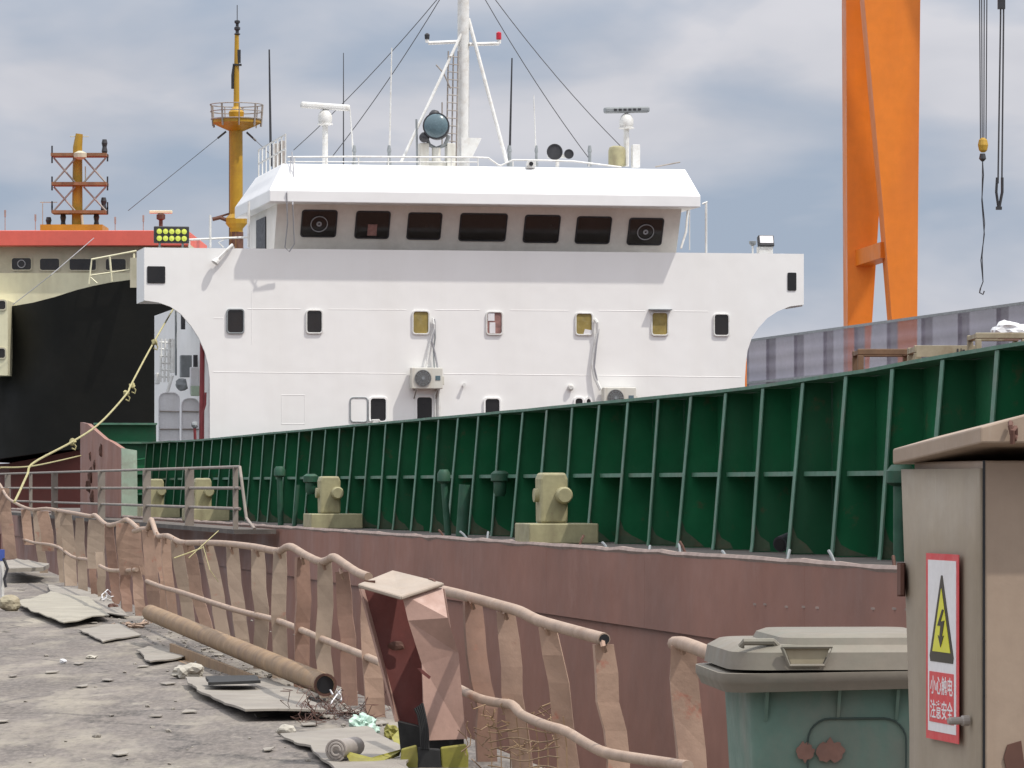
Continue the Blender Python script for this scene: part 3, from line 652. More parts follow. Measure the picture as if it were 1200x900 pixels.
# floodlights
b0 = F(896, 297, .6); fr = FRM(b0)
o = thing('floodlight', 'square white floodlight on the right bridge wing', 'floodlight', b0, TH)
p = MB(fr); p.span((-.14, .05, 0), (-.1, .1, .28)); p.span((.2, .05, 0), (.24, .1, .28)); p.span((-.14, .04, 0), (.22, .3, .18)); p.build('bracket', 'white_gear', o)
rot = Matrix.Rotation(R(-18), 3, 'X')
p = MB(fr); p.box((.06, .12, .32), (.42, .18, .30), rot); h_ = p.build('housing', 'dark_gear', o, bevel=.02)
p = MB(fr); p.box(Vector((.06, .12, .32))+rot @ Vector((0, -.10, .02)), (.36, .02, .2), rot); p.build('lens', 'door_grey', h_)
b0 = F(882, 297, .6); fr = FRM(b0)
o = thing('wing_lamp', 'small lamp on a thin stem left of the floodlight', 'lamp', b0, TH)
MB(fr).tube([(0, 0, 0), (0, 0, .22)], .025, 6).build('stem', 'white_gear', o); MB(fr).lathe([(.04, 0), (.09, .05), (.1, .12), (.03, .13)], (0, 0, .2), (0, 0, 1), 10).build('head', 'grey_gear', o)
b0 = F(201, 290.5, 1.2); fr = FRM(b0); s_ = (F(202, 290, 1.2)-b0).length
o = thing('lamp_panel', 'black floodlight panel with two rows of yellow round lamps on the wing', 'floodlight', b0, TH)
MB(fr).span((-18*s_, 0, 5*s_), (18.5*s_, .15, 22.5*s_)).build('panel', 'dark_gear', o, bevel=.02)
p = MB(fr); p.tube([(-12*s_, .08, -.2), (-12*s_, .08, 5*s_)], .03, 6); p.tube([(12*s_, .08, -.2), (12*s_, .08, 5*s_)], .03, 6); p.build('bracket', 'grey_gear', o)
for i in range(5):
    for j in range(2):
        MB(fr).lathe([(2.9*s_, 0), (2.6*s_, .03), (.5*s_, .04)], ((-12.8+i*6.5)*s_, -.004, (9.8+j*7.2)*s_), (0, -1, 0), 12).build('lamp', 'lamp_yellow', o)
# air conditioners
def aircon(x0, y0, x1, y1, label, under):
    a, b = F(x0, y0, -.38), F(x1, y1, -.38); wd = FL(x1, -.38)-FL(x0, -.38); ht = a.z-b.z; base = F((x0+x1)/2, y1, 0); fr = FRM(base)
    o = thing('air_conditioner', label, 'air conditioner', base, TH, 'air conditioners on the deckhouse front')
    bd = MB(fr).span((-wd/2, -.38, 0), (wd/2, -.06, ht)).build('casing', 'ac_body', o, bevel=.02)
    c = (-wd*.14, -.384, ht*.5); r = ht*.40
    MB(fr).lathe([(r, 0), (r, .012), (r*.9, .016)], c, (0, -1, 0), 24).build('fan_well', 'fan_grille', bd)
    q = MB(fr)
    for rr in (.98, .78, .58, .38): q.ring([(c[0]+r*rr*math.cos(R(t_)), -.40, c[2]+r*rr*math.sin(R(t_))) for t_ in range(0, 360, 15)], [(c[0]+r*(rr-.06)*math.cos(R(t_)), -.40, c[2]+r*(rr-.06)*math.sin(R(t_))) for t_ in range(0, 360, 15)], (0, -.012, 0))
    for t_ in range(0, 180, 30): q.bar((c[0]-r*math.cos(R(t_)), -.412, c[2]-r*math.sin(R(t_))), (c[0]+r*math.cos(R(t_)), -.412, c[2]+r*math.sin(R(t_))), .012, .012)
    q.lathe([(r*.2, 0), (r*.2, .02)], (c[0], -.41, c[2]), (0, -1, 0), 12); q.build('fan_guard', 'grey_gear', bd)
    MB(fr).span((wd*.26, -.383, ht*.40), (wd*.42, -.388, ht*.62)).build('badge', 'blue_grey', bd)
    MB(fr).span((wd/2+.002, -.3, .1), (wd/2+.05, -.16, ht*.6)).build('valve_cover', 'ac_body', o, bevel=.01)
    q = MB(fr)
    for sx in (-.28, .28): q.bar((sx, -.36, -.02), (sx, 0, -.02), .035); q.bar((sx, -.34, -.03), (sx, 0, -.24), .025)
    q.build('bracket', 'steel_dull', o)
    return o
a1 = aircon(479.5, 431, 516, 456, 'cream air conditioner hung above an open dark porthole', True)
a2 = aircon(704, 454, 742, 479, 'cream air conditioner half hidden by the green coaming', True)
def hose(parent, pts, r, m): MB().tube([F(*p) for p in pts], r, 6).build('hose', m, parent)
hose(a1, [(507, 373, -.05), (508.5, 380, -.12), (509, 385, -.1), (506, 395, -.08), (503, 408, -.1), (499, 432, -.15)], .025, 'white_gear')
hose(a1, [(509, 374, -.06), (509, 388, -.1), (506, 400, -.12), (510, 415, -.1), (513, 432, -.15)], .025, 'wire_light')
hose(a1, [(509.5, 376, -.04), (510, 396, -.08), (508, 410, -.08), (509, 432, -.15)], .02, 'grey_gear')
hose(a1, [(514, 456, -.06), (514.5, 500, -.06)], .045, 'white_gear'); hose(a1, [(511, 456, -.1), (509.5, 466, -.1), (510, 500, -.06)], .02, 'white_gear')
hose(a2, [(697, 374, -.05), (700, 378, -.12), (700.5, 390, -.1), (697, 410, -.08), (694.5, 428, -.08), (697, 442, -.1), (704, 457, -.15)], .045, 'white_gear')
hose(a2, [(699, 376, -.07), (701.5, 386, -.12), (699, 405, -.14), (696.5, 430, -.13), (700, 446, -.14)], .02, 'wire_light')

# bollards on the side deck
bd0 = at(650, 640, 53.1); bd0.z = DECK+.016
GBO = 'bollards on the ship side deck'
bol = thing('bollard', 'nearest and largest beige bollard on the side deck', 'bollard', bd0, TH, GBO)
fr = FRM(bd0)
MB(fr).span((-.385, -.32, 0), (.49, .62, .25)).build('foot_plinth', 'bollard', bol, bevel=.015)
p = MB(fr); p.plate([(-.19, -.10, .252), (.15, -.10, .252), (.15, -.10, .80), (.12, -.10, .88), (-.17, -.10, .88), (-.20, -.10, .80)], (0, .36, 0)); p.build('post', 'bollard', bol, bevel=.03)
p = MB(fr); p.lathe([(.105, 0), (.105, .10), (.085, .13)], (.085, -.098, .60), (0, -1, 0), 18); p.lathe([(.085, 0), (.085, .06)], (-.19, .08, .6), (-1, 0, 0), 16); p.build('stub', 'bollard', bol, smooth=True)
for px, d, lb in ((388, 72, 'beige bollard in the middle of the side deck, standing alone'), (239, 88, 'beige bollard right behind the railing end'), (184, 97, 'farthest beige bollard, seen through the railing')):
    q_ = at(px, 600, d); q_.z = DECK+.016; dup(bol, q_, lb)
# pipes on the side deck against the coaming
GP = 'green vent pipes along the coaming'
def vent(px, d, ztop_, r, label, head=True, lean=0.0, bend=False):
    b = at(px, 600, d); b.z = DECK+.016
    o = thing('vent_pipe', label, 'pipe', b, TH, GP)
    MB().tube([b, b+Vector((lean, 0, ztop_-DECK))], r, 10).build('pipe', 'pipe_green', o, smooth=True)
    if head: MB().lathe([(r*1.2, 0), (r*1.9, .03), (r*1.9, .14), (r*1.2, .2)], b+Vector((lean, 0, ztop_-DECK-.02)), (0, 0, 1), 12).build('cap', 'pipe_green', o, smooth=True)
vent(525, 62, 1.50, .05, 'slim green vent pipe with round cap behind the fence', lean=-.06)
vent(541, 60.5, 1.46, .09, 'stout green pipe without cap, slightly leaning', head=False, lean=.05)
vent(345, 76, 1.46, .04, 'thin leaning green pipe left of the lone bollard', head=False, lean=.06)
vent(329, 78, 1.62, .055, 'green vent pipe with a round cap at the far end', lean=-.02)
vent(1056, 40.4, 1.46, .075, 'fat green vent pipe half hidden by the cabinet', head=True)
for px, py, d, lb in ((586, 565, 60.2, 'green valve body fixed on a coaming stay'), (364, 566, 75, 'small green valve on the coaming by the lone bollard')):
    b = at(px, py, d); o = tag(MB().lathe([(.06, -.2), (.09, -.15), (.09, .0), (.13, .02), (.13, .12), (.08, .16)], b, (0, 0, 1), 12).build('valve', 'pipe_green', origin=b, smooth=True), lb, 'valve')
b = at(914, 655, 45.0); b.z = DECK+.016
o = thing('scupper_pipe', 'short dark pipe elbow lying on the deck by the coaming', 'pipe', b, TH)
p = MB(); p.tube([b+Vector((0, 0, .10)), b+Vector((.14, .2, .15)), b+Vector((.30, .5, .20))], .085, 14); p.build('pipe', 'dark_gear', o, smooth=True)
p = MB(); p.lathe([(.14, 0), (.14, .05)], b+Vector((.26, .43, .185)), (.6, 1, .2), 14); p.plate([b+Vector((.16, .5, 0)), b+Vector((.36, .5, 0)), b+Vector((.33, .52, .3)), b+Vector((.2, .52, .32))], (0, .03, 0)); p.build('flange', 'rust_dark', o)
MB().lathe([(.065, 0), (.065, .004)], b+Vector((-.004, -.006, .098)), (-.6, -1, -.2), 14).build('bore', 'black_gap', o)
# lashing rods sticking up along the deck edge
GL = 'short bent rods along the deck edge'
rods = [(520, 628, -6, -8), (547, 630, -8, -8), (571, 632, 1, -9), (679, 646, 5, -12), (711, 648, -5, -6), (761, 650, 1, -5), (803, 654, -6, -13), (923, 661, 3, -11), (978, 660, -6, -14), (1048, 660, 0, -12), (797, 650, -1, -10), (850, 652, -3, -5)]
for i, (px, py, dx, dy) in enumerate(rods):
    d = side_d(px, HX+.25); b = at(px, 600, d); b.z = DECK+.016; k = d/FPX
    o = MB().tube([b, b+Vector((dx*k*.5, .05, -dy*k*.6)), b+Vector((dx*k, .1, -dy*k))], .016, 6).build('lashing_rod', 'grey_gear' if i % 3 else 'rust_dark', origin=b)
    tag(o, 'short bent steel rod sticking up from the side deck edge', 'rod', GL)
# gangway with railing on the ship's side
gx = 9.6; ga, gb = side_y(281, gx), side_y(-6, gx)
b = W(gx, ga, .70); o = thing('gangway', 'long grey gangway railing outside the hull beside the bollards', 'gangway', b, TH)
fr = FRM((0, 0, 0))
MB(fr).span((gx-.1, ga, .62), (HX-.06, gb, .70)).build('walkway', 'deck', o)
def gz(py, px): return at(px, py, side_d(px, gx)).z
p = MB(fr)
rz_ = ((1.79, 1.83), (1.42, 1.40), (1.06, 1.02))
for z0, z1 in rz_: p.tube([(gx, ga, z0), (gx, gb, z1)], .028, 8)
p.tube([(gx, ga, 1.79), (gx, ga-.2, 1.6), (gx+.05, ga-.5, .9), (gx+.1, ga-1.2, .72)], .028, 8); p.build('handrail', 'rail_beige', o)
for i, px in enumerate((276, 222, 172, 119, 64, 36, 9)):
    y_ = side_y(px, gx); p = MB(fr); wd = .045 if i in (0, 5) else .085; p.span((gx-wd, y_-.03, .70), (gx+wd, y_+.03, 1.8)); p.build('railing_post', 'rail_beige', o)

# ------------------------------------------------------------------ trestles and tarpaulin on the hatch
def trestle(px0, px1, ytop, d, wbeam, m, label, extra=None, z0=2.34):
    b = at((px0+px1)/2, 500, d); b.z = z0; o = thing('trestle', label, 'trestle', b, 0, 'trestles on the hatch cover'); k = d/FPX
    zt_ = at(0, ytop, d).z
    for y_ in (0, .9):
        for px in (px0+wbeam/2, px1-wbeam/2):
            MB().box((at(px, 0, d).x, d+y_, (z0+zt_-wbeam*k)/2), (wbeam*k, wbeam*k, zt_-wbeam*k-z0)).build('leg', m, o, bevel=.01)
        MB().box((b.x, d+y_, zt_-wbeam*k/2+.001), ((px1-px0)*k, wbeam*k*1.05, wbeam*k)).build('top_beam', m, o, bevel=.01)
    for px in (px0+wbeam/2, px1-wbeam/2): MB().box((at(px, 0, d).x, d+.45, zt_-wbeam*k*.5), (wbeam*k*.8, .9-wbeam*k*1.06, wbeam*k*.7)).build('cross_beam', m, o)
    return o
trestle(1005, 1072, 409, 58, 7, 'timber_rust', 'rusty brown trestle frame, the leftmost on the hatch')
o = trestle(1071, 1146, 405, 55, 8.5, 'timber', 'pale wooden trestle with a stencilled board in the middle')
k = 55/FPX; zz = at(0, 412, 55).z
MB().box((at(1108, 0, 55).x, 54.88, zz), (70*k, .03, 13*k)).build('board', 'timber', o)
p = MB()
for i, (a_, w_) in enumerate(((1121, 2), (1125, 1), (1128, 3), (1133, 1), (1136, 3), (1140, 1))): p.box((at(a_, 0, 55).x, 54.86, zz+.01*(i % 2)), (w_*k, .006, (6-i % 3)*k))
p.build('stencil_mark', 'dark_gear', o)
trestle(1143, 1204, 390, 50, 7, 'timber', 'greenish wooden trestle under the white sheet at the right')
b = at(1188, 389, 50.4)
tag(MB().blob((b.x, b.y, b.z+.02), .2, (1.1, 1, .55), .5, 3, 4).build('plastic_sheet', 'tarp', origin=b), 'crumpled white sheet on top of the right trestle', 'sheet')
b = at(1050, 434, 58.6); b.z = 2.34
o = tag(MB().blob((at(1052, 431, 58.6).x, 58.6, 2.50), .09, (1, 1, 1.8), .4, 2).tube([at(1025, 437, 58.6), at(1040, 434, 58.6), at(1058, 435, 58.6)], .012, 5).build('shackle', 'steel_dull', origin=b), 'grey shackle with cable under the rusty trestle', 'shackle')

# ------------------------------------------------------------------ black ship beyond
D2 = 190.0; s2 = D2/FPX
b = at(110, 545, D2); b.z = -3
s2o = thing('black_ship', 'black hulled ship with cream bridge and coral red roof band behind', 'ship', b)
sheer = [(13, 359), (20, 358), (40, 354.5), (65, 348), (90, 340), (110, 335), (130, 331), (160, 327), (200, 324), (300, 320), (420, 318)]
leftedge = [(359, 11), (380, 12), (400, 12), (420, 10), (435, 4), (450, -4), (470, -10), (500, -16), (545, -25)]
hb = MB(); vs, fs = [], []
rows = 12
for j, (sx, sy) in enumerate(sheer):
    for i in range(rows+1):
        f = i/rows; y_ = sy+(543-(sx*.16 if sx < 100 else 16)-sy)*f
        lx = 12
        for (ya_, xa), (yb_, xb) in zip(leftedge, leftedge[1:]):
            if ya_ <= y_ <= yb_: lx = xa+(xb-xa)*(y_-ya_)/(yb_-ya_)
        t_ = (sx-13)/407; px = lx+(420-lx)*t_
        dd = D2+2.5*(1-min(1, t_*6))**2-1.2*(1-f)+1.5
        vs.append(at(px, y_, dd))
n_ = rows+1
for j in range(len(sheer)-1):
    for i in range(rows): fs.append((j*n_+i, (j+1)*n_+i, (j+1)*n_+i+1, j*n_+i+1))
hb.add(vs, fs); bmesh.ops.recalc_face_normals(hb.bm, faces=hb.bm.faces[:])
ret = bmesh.ops.extrude_face_region(hb.bm, geom=hb.bm.faces[:])
bmesh.ops.translate(hb.bm, verts=[v for v in ret['geom'] if isinstance(v, bmesh.types.BMVert)], vec=(0, 34, 0))
hb.build('hull', 'black_hull', s2o, smooth=True)
rh = MB(); vs = []
pts = [at(-40, 545, D2+10), at(10, 543, D2+4), at(95, 527, D2+2), at(420, 527, D2+2), at(420, 527, D2+34), at(-40, 545, D2+34)]
top = [p.copy() for p in pts]; bot = [Vector((p.x*.97, p.y+1.0, -3.4)) for p in pts]; n_ = len(pts)
rh.add(top+bot, [tuple(range(n_)), tuple(range(n_, 2*n_))[::-1]]+[(i, (i+1) % n_, n_+(i+1) % n_, n_+i) for i in range(n_)])
rh.build('lower_hull', 'red_hull', s2o)
DS = D2+4
def blk(name, m, px0, py0, px1, py1, d, depth, bevel=.0):
    a, c = at(px0, py0, d), at(px1, py1, d); return MB().span((a.x, d, c.z), (c.x, d+depth, a.z)).build(name, m, s2o, bevel=bevel)
blk('superstructure', 'ship_cream', -60, 320, 330, 358, DS, 12)
blk('bridge_front', 'ship_beige', -60, 286, 222, 320.5, DS+.15, 10)
blk('roof_band', 'coral', -60, 270, 220.5, 288, DS-.6, 12, .03)
MB().span((at(-40, 0, DS-3).x, DS-3, at(0, 440, DS-3).z), (at(9, 0, DS-3).x, DS+3, at(0, 352, DS-3).z)).build('side_house', 'ship_cream', s2o)
for (x0, x1, y0, y1, d) in ((12.5, 38, 301, 317.5, DS+.15), (45.5, 71, 301.5, 318, DS+.15), (80, 114, 302, 318, DS+.15), (122.5, 149, 302, 318, DS+.15), (-4, 8, 351, 364, DS-3), (-4, 7.5, 407, 421, DS-3)):
    a, c = at(x0, y0, d), at(x1, y1, d); wd, ht = c.x-a.x, a.z-c.z
    mb = MB(FRM((a+c)/2, 0)); mb.ring(rrect(wd, ht, .14, .02), rrect(wd-.12, ht-.12, .1, .02), (0, -.07, 0)); f = mb.build('window', 'ship_beige', s2o)
    MB(FRM((a+c)/2, 0)).plate(rrect(wd-.1, ht-.1, .1, .01), (0, -.03, 0)).build('pane', 'glass', f)
    if x0 == 12.5: MB(FRM((a+c)/2, 0)).ring([(.19*math.cos(R(t_)), -.03, .19*math.sin(R(t_))) for t_ in range(0, 360, 20)], [(.15*math.cos(R(t_)), -.03, .15*math.sin(R(t_))) for t_ in range(0, 360, 20)], (0, -.03, 0)).build('clear_view_screen', 'wire_light', f)
blk('mast_base', 'yellow', 47, 263, 120, 271, DS+3, 3)
p = MB()
dr = D2
p.tube([at(104, 333, dr), at(107.5, 304, dr), at(160, 294, dr)], .05, 6); p.tube([at(131, 330, dr), at(128.5, 300, dr)], .05, 6); p.tube([at(105, 323, dr), at(152, 316, dr)], .04, 6); p.tube([at(104, 323, dr), at(114, 332, dr)], .03, 5)
p.tube([at(157, 330, dr), at(157, 297, dr)], .05, 6); p.build('bow_railing', 'ship_cream', s2o)
blk('rail_board', 'ship_beige', 152.5, 302, 160, 337, D2-.2, .2)
MB().tube([at(15, 357, D2), at(36, 341, D2), at(60, 322, D2), at(110, 279, D2+3)], .018, 5).build('stay_wire', 'wire_light', s2o)
# lattice signal mast
dm = DS+4; p = MB(); p.tube([at(90.5, 266, dm), at(91, 172, dm), at(93, 157, dm)], [.26, .22, .17], 10)
lm = p.build('signal_mast', 'yellow', s2o)
p = MB()
for py, x0, x1 in ((182, 61, 126), (216, 62, 126), (249, 62, 125)): a = at((x0+x1)/2, py, dm); p.box(a, ((x1-x0)*dm/FPX, 1.2, .14))
p.build('mast_platform', 'rust_pale', lm)
p = MB()
for (xa, ya_, xb, yb_) in ((63, 185, 88, 214), (88, 186, 63, 214), (98, 185, 124, 214), (124, 185, 98, 214), (63, 219, 88, 247), (88, 219, 63, 247), (98, 219, 124, 247), (124, 219, 98, 247)): p.tube([at(xa, ya_, dm-.4), at(xb, yb_, dm-.4)], .045, 5)
p.build('lattice_brace', 'steel_dull', lm)
p = MB()
for px, py in ((61, 190), (61, 178), (126, 188), (61, 214), (61, 222), (126, 214), (126, 222), (61, 248), (126, 250), (61, 243), (126, 244)): p.box(at(px, py-3, dm), (.07, .07, .33))
p.build('navigation_lights', 'dark_gear', lm)
for px, py, h in ((122.5, 172, .34), (121.5, 240, .34), (74, 260, .42), (113, 259, .36), (57, 262, .3)): MB().lathe([(.1, -h), (.14, -h*.6), (.1, 0), (.14, h*.5), (.1, h)], at(px, py, dm), (0, 0, 1), 8).build('signal_lamp', 'dark_gear', lm)
p = MB(); p.lathe([(.1, 0), (.3, .1), (.3, .3), (.1, .4)], at(94, 187, dm-.8), (0, 0, 1), 10); p.tube([at(100, 195, dm-.3), at(100, 216, dm-.3)], .03, 5); p.tube([at(97, 268, dm-.7), at(96, 252, dm-.7)], .06, 6); p.tube([at(82, 160, dm), at(104, 160, dm)], .02, 5); p.tube([at(47, 237, dm), at(67, 237, dm)], .02, 5); p.tube([at(50, 266, dm), at(50, 237, dm)], .02, 5); p.build('mast_fitting', 'ship_beige', lm)
p = MB()
for px, y0 in ((6, 248), (41.5, 253), (135, 256), (168, 254)): p.tube([at(px, 272, DS+2), at(px, y0, DS+2)], .022, 5); p.box(at(px, y0+2, DS+2), (.08, .08, .3))
p.build('roof_aerial', 'steel_dull', s2o)
# crow's-nest foremast, stepped on the same deck
dc = D2+8; q_ = lambda px, py: at(px, py, dc)
p = MB(); p.tube([q_(277, 330), q_(276.5, 152)], .31, 16); fm = p.build('foremast', 'yellow', s2o, smooth=True)
p = MB(); p.lathe([(.35, 0), (.85, .22), (1.14, .36), (1.14, .52), (.3, .53)], q_(277, 153.5), (0, 0, 1), 24); p.lathe([(.33, 0), (.36, .3), (.15, .55)], q_(277, 139), (0, 0, 1), 14); p.build('crows_nest', 'yellow', fm, smooth=True)
p = MB(); c = q_(277, 141); 
for zz, rr in ((.35, 1.17), (.70, 1.2), (1.02, 1.22)): p.tube([c+Vector((rr*math.cos(R(a)), rr*math.sin(R(a)), zz-.3)) for a in range(0, 361, 15)], .025, 5, cap=False)
for a in range(0, 360, 40): p.tube([c+Vector((1.14*math.cos(R(a)), 1.14*math.sin(R(a)), -.3)), c+Vector((1.22*math.cos(R(a)), 1.22*math.sin(R(a)), .72))], .03 if a % 80 else .05, 5)
p.build('basket_railing', 'steel_dull', fm)
p = MB(); p.tube([q_(277, 140), q_(277.5, 40)], [.15, .10], 10); p.build('topmast', 'yellow', fm)
p = MB(); p.lathe([(.12, 0), (.15, .05), (.08, .1), (.08, .2), (.14, .25), (.14, .35), (.07, .4), (.07, .52), (.13, .56), (.13, .66), (.04, .7)], q_(278, 41), (0, 0, 1), 10); p.box(q_(279.5, 66), (.2, .2, .6)); p.tube([q_(275, 75), q_(273, 88), q_(273, 104)], .09, 6); p.box(q_(278, 76), (.4, .3, .08)); p.tube([q_(278, 24), q_(278, 6)], .02, 5); p.build('masthead_lamps', 'dark_gear', fm)
p = MB(); p.tube([q_(265, 154), q_(255, 162)], .05, 5); p.tube([q_(255, 162), q_(150, 247)], .014, 4); p.tube([q_(289, 155), q_(300, 165)], .05, 5); p.tube([q_(300, 165), q_(318, 182)], .014, 4); p.tube([q_(269, 290), q_(269, 150)], .03, 5); p.build('mast_stay', 'wire', fm)
p = MB(); p.lathe([(.2, 0), (.5, .35), (.5, .6), (.32, .8)], q_(277, 271), (0, 0, 1), 12); p.build('winch_drum', 'yellow', fm)
p = MB(); p.tube([q_(249, 257), q_(258, 255), q_(268, 259)], .1, 6); p.tube([q_(277, 300), q_(277, 272)], .325, 10); p.tube([q_(250, 256), q_(270, 250)], .05, 5); p.blob(q_(279, 228), .14, amp=.2, sub=2); p.build('hook_block', 'rust_dark', fm)
# radar on the black ship
b = at(188.5, 271, DS+2); o = thing('radar_scanner', 'small radar with pale bar on the coral red roof', 'radar', b)
MB().tube([b, at(188.5, 256, DS+2)], .09, 8).lathe([(.1, 0), (.2, .05), (.2, .25), (.1, .3)], at(188.5, 258, DS+2), (0, 0, 1), 10).build('post', 'rust_dark', o)
MB().box(at(188.5, 248.5, DS+2), (27*(DS+2)/FPX, .25, .14)).build('scanner_bar', 'ship_cream', o, bevel=.03)

# ------------------------------------------------------------------ windbreak wall on the far quay
XW = 33*math.cos(TH)
def wz(px): return side_d(px, XW)
b = W(XW, 120, -.2); o = thing('windbreak_fence', 'tall see-through purplish windbreak fence behind the ship', 'fence', b, TH)
y0_, y1_ = side_y(1290, XW), side_y(862, XW)
ztf = 1.45+4.5
posts = []; yy = side_y(896, XW)
while yy > y0_: posts.append(yy); yy -= 3.3
posts = [posts[0]+3.3]+posts
pn = MB(); vs, fs = [], []
npl = 15; n2_ = 60
for i in range(n2_+1):
    y_ = y0_+(y1_-y0_)*i/n2_
    for j in range(npl*4+1):
        z_ = -.2+(ztf+.2)*j/(npl*4); vs.append(W(XW+.03*math.sin(j*math.pi/2)+.02*noise.noise(Vector((y_, z_, 0))), y_, z_))
nn_ = npl*4+1
for i in range(n2_):
    for j in range(nn_-1): fs.append((i*nn_+j, (i+1)*nn_+j, (i+1)*nn_+j+1, i*nn_+j+1))
pn.add(vs, fs).build('netting', 'netting', o, smooth=True)
for y_ in posts:
    if y_ < y1_+1: MB(FRM((0, 0, 0))).span((XW+.1, y_-.19, -.2), (XW+.3, y_+.19, ztf)).build('post', 'grey_gear', o)
p = MB(FRM((0, 0, 0)))
for zz in (1.6, 3.1, 4.6, 5.9): p.span((XW-.10, y0_, zz), (XW-.06, y1_, zz+.07))
p.build('rail', 'grey_gear', o)

# ------------------------------------------------------------------ gantry crane
dg = 165.0; b = at(1035, 570, dg); b.z = -.2
o = thing('gantry_crane', 'huge orange gantry crane leg with crossing legs and a tie beam', 'crane', b)
G = lambda px, py, dd=0: at(px, py, dg+dd)
def leg(ptsL, ptsR, dd, depth):
    p = MB(); n_ = len(ptsL); vs = []
    for (xa, ya_), (xb, yb_) in zip(ptsL, ptsR):
        for q_ in (G(xa, ya_, dd), G(xb, yb_, dd)): vs.append(q_)
        for q_ in (G(xb, yb_, dd), G(xa, ya_, dd)): vs.append(q_+Vector((0, depth, 0)))
    fs = [(0, 1, 2, 3), (4*n_-4, 4*n_-1, 4*n_-2, 4*n_-3)]
    for i in range(n_-1):
        for k in range(4): fs.append((4*i+k, 4*i+(k+1) % 4, 4*i+4+(k+1) % 4, 4*i+4+k))
    p.add(vs, fs); return p.build('leg', 'orange', o)
leg([(991, -260), (991.5, 0), (993, 300), (993.5, 378), (994, 600)], [(1061, -260), (1046, 0), (1027, 300), (1022, 378), (1008, 600)], 4.5, 2.2)
leg([(1000, -260), (1013, 0), (1034.5, 240), (1045, 372), (1063, 600)], [(1081, -260), (1078.5, 0), (1076, 240), (1075, 372), (1073, 600)], 0, 2.0)
p = MB(); p.bar(G(1005, 305, 5.5), G(1042, 293, 1.0), .7, .62); p.build('tie_beam', 'orange', o)
p = MB(); p.bar(G(1040, -300, 1), G(1300, -300, -2), 3.0, 3.4); p.bar(G(1040, -300, 3), G(700, -300, 5), 3.0, 3.4); p.build('girder', 'orange', o)
for px0, label in ((1152, 'thin cable bundle with yellow hook block hanging from the crane'), (1172, 'heavy double cable sling hanging at the right edge')):
    dh = dg-1; H_ = lambda px, py: at(px, py, dh); b = H_(px0, 170 if px0 == 1152 else 200)
    h = thing('crane_hook', label, 'crane hook', b)
    if px0 == 1152:
        for xa, xb in ((1146.5, 1149), (1149.5, 1151), (1154, 1153), (1158, 1155.5)): MB().tube([H_(xa, -260), H_(xb, 166)], .022, 4).build('cable', 'wire', h)
        MB().lathe([(.08, -.28), (.16, -.2), (.2, 0), (.16, .2), (.06, .28)], H_(1152, 170), (0, 0, 1), 12).build('hook_block', 'chain_yellow', h)
        p = MB(); p.lathe([(.05, -.3), (.14, -.2), (.1, 0)], H_(1151.5, 180), (0, 0, 1), 8); p.build('swivel', 'dark_gear', h)
        p = MB(); p.tube([H_(1151, 183), H_(1152.5, 205), H_(1150.5, 235), H_(1153.5, 275), H_(1149.5, 305), H_(1152, 330), H_(1149, 338)], .022, 5); p.tube([H_(1151.5, 183), H_(1150.8, 230), H_(1154, 262), H_(1151, 300), H_(1152, 328)], .018, 5); p.tube([H_(1149, 338), H_(1148, 343), H_(1152, 345), H_(1153.5, 341)], .03, 5); p.build('chain', 'dark_gear', h)
    else:
        for xa, xb in ((1172.5, 1169.5), (1176, 1174)): MB().tube([H_(xa, -260), H_(xa, 20), H_(xb, 215)], .035, 5).build('cable', 'wire', h)
        p = MB(); p.box(H_(1173.5, 3), (.28, .2, .5)); p.tube([H_(1168.5, 208), H_(1167.5, 225), H_(1170, 243)], .055, 6); p.tube([H_(1174.5, 208), H_(1174.5, 225), H_(1171, 243)], .055, 6); p.box(H_(1170.5, 244), (.22, .2, .12)); p.build('shackle', 'dark_gear', h)

# ------------------------------------------------------------------ mooring ropes
def rope(pts, r, label, m='rope'):
    P = [Vector(p) for p in pts]; q2 = []
    for i in range(len(P)-1):
        p0_, p1_, p2_, p3_ = P[max(i-1, 0)], P[i], P[i+1], P[min(i+2, len(P)-1)]
        for k in range(6):
            t_ = k/6; q2.append(.5*((2*p1_)+(p2_-p0_)*t_+(2*p0_-5*p1_+4*p2_-p3_)*t_*t_+(3*p1_-p0_-3*p2_+p3_)*t_**3))
    q2.append(P[-1]); b = MB().tube(q2, r, 7); return b
P = [at(203, 362, 112), at(178, 405, 104), at(154, 450, 97), at(148, 462, 95), at(118, 495, 88), at(86, 517, 82), at(40, 542, 76), at(32, 556, 75), at(22, 578, 72), at(17, 588, 70)]
b = rope(P, .021, ''); 
for px, py in ((181, 401), (155, 452), (148, 461), (85, 518)):
    d = 97 if px > 100 else 82; b.blob(at(px, py, d), .07, (1, 1, 1), .5, 2, px); b.tube([at(px, py, d), at(px+4, py+5, d), at(px+3, py+9, d), at(px-1, py+7, d)], .018, 5)
tag(b.build('mooring_rope', 'rope', origin=P[-1], smooth=True), 'knotted yellowish mooring rope running down from the white ship to the fence', 'rope')
P = [at(0, 548, 78), at(40, 546, 90), at(95, 534, 108)]
tag(rope(P, .018, '').build('mooring_rope', 'rope', origin=P[0], smooth=True), 'thin nearly level rope crossing the black hull bottom', 'rope')

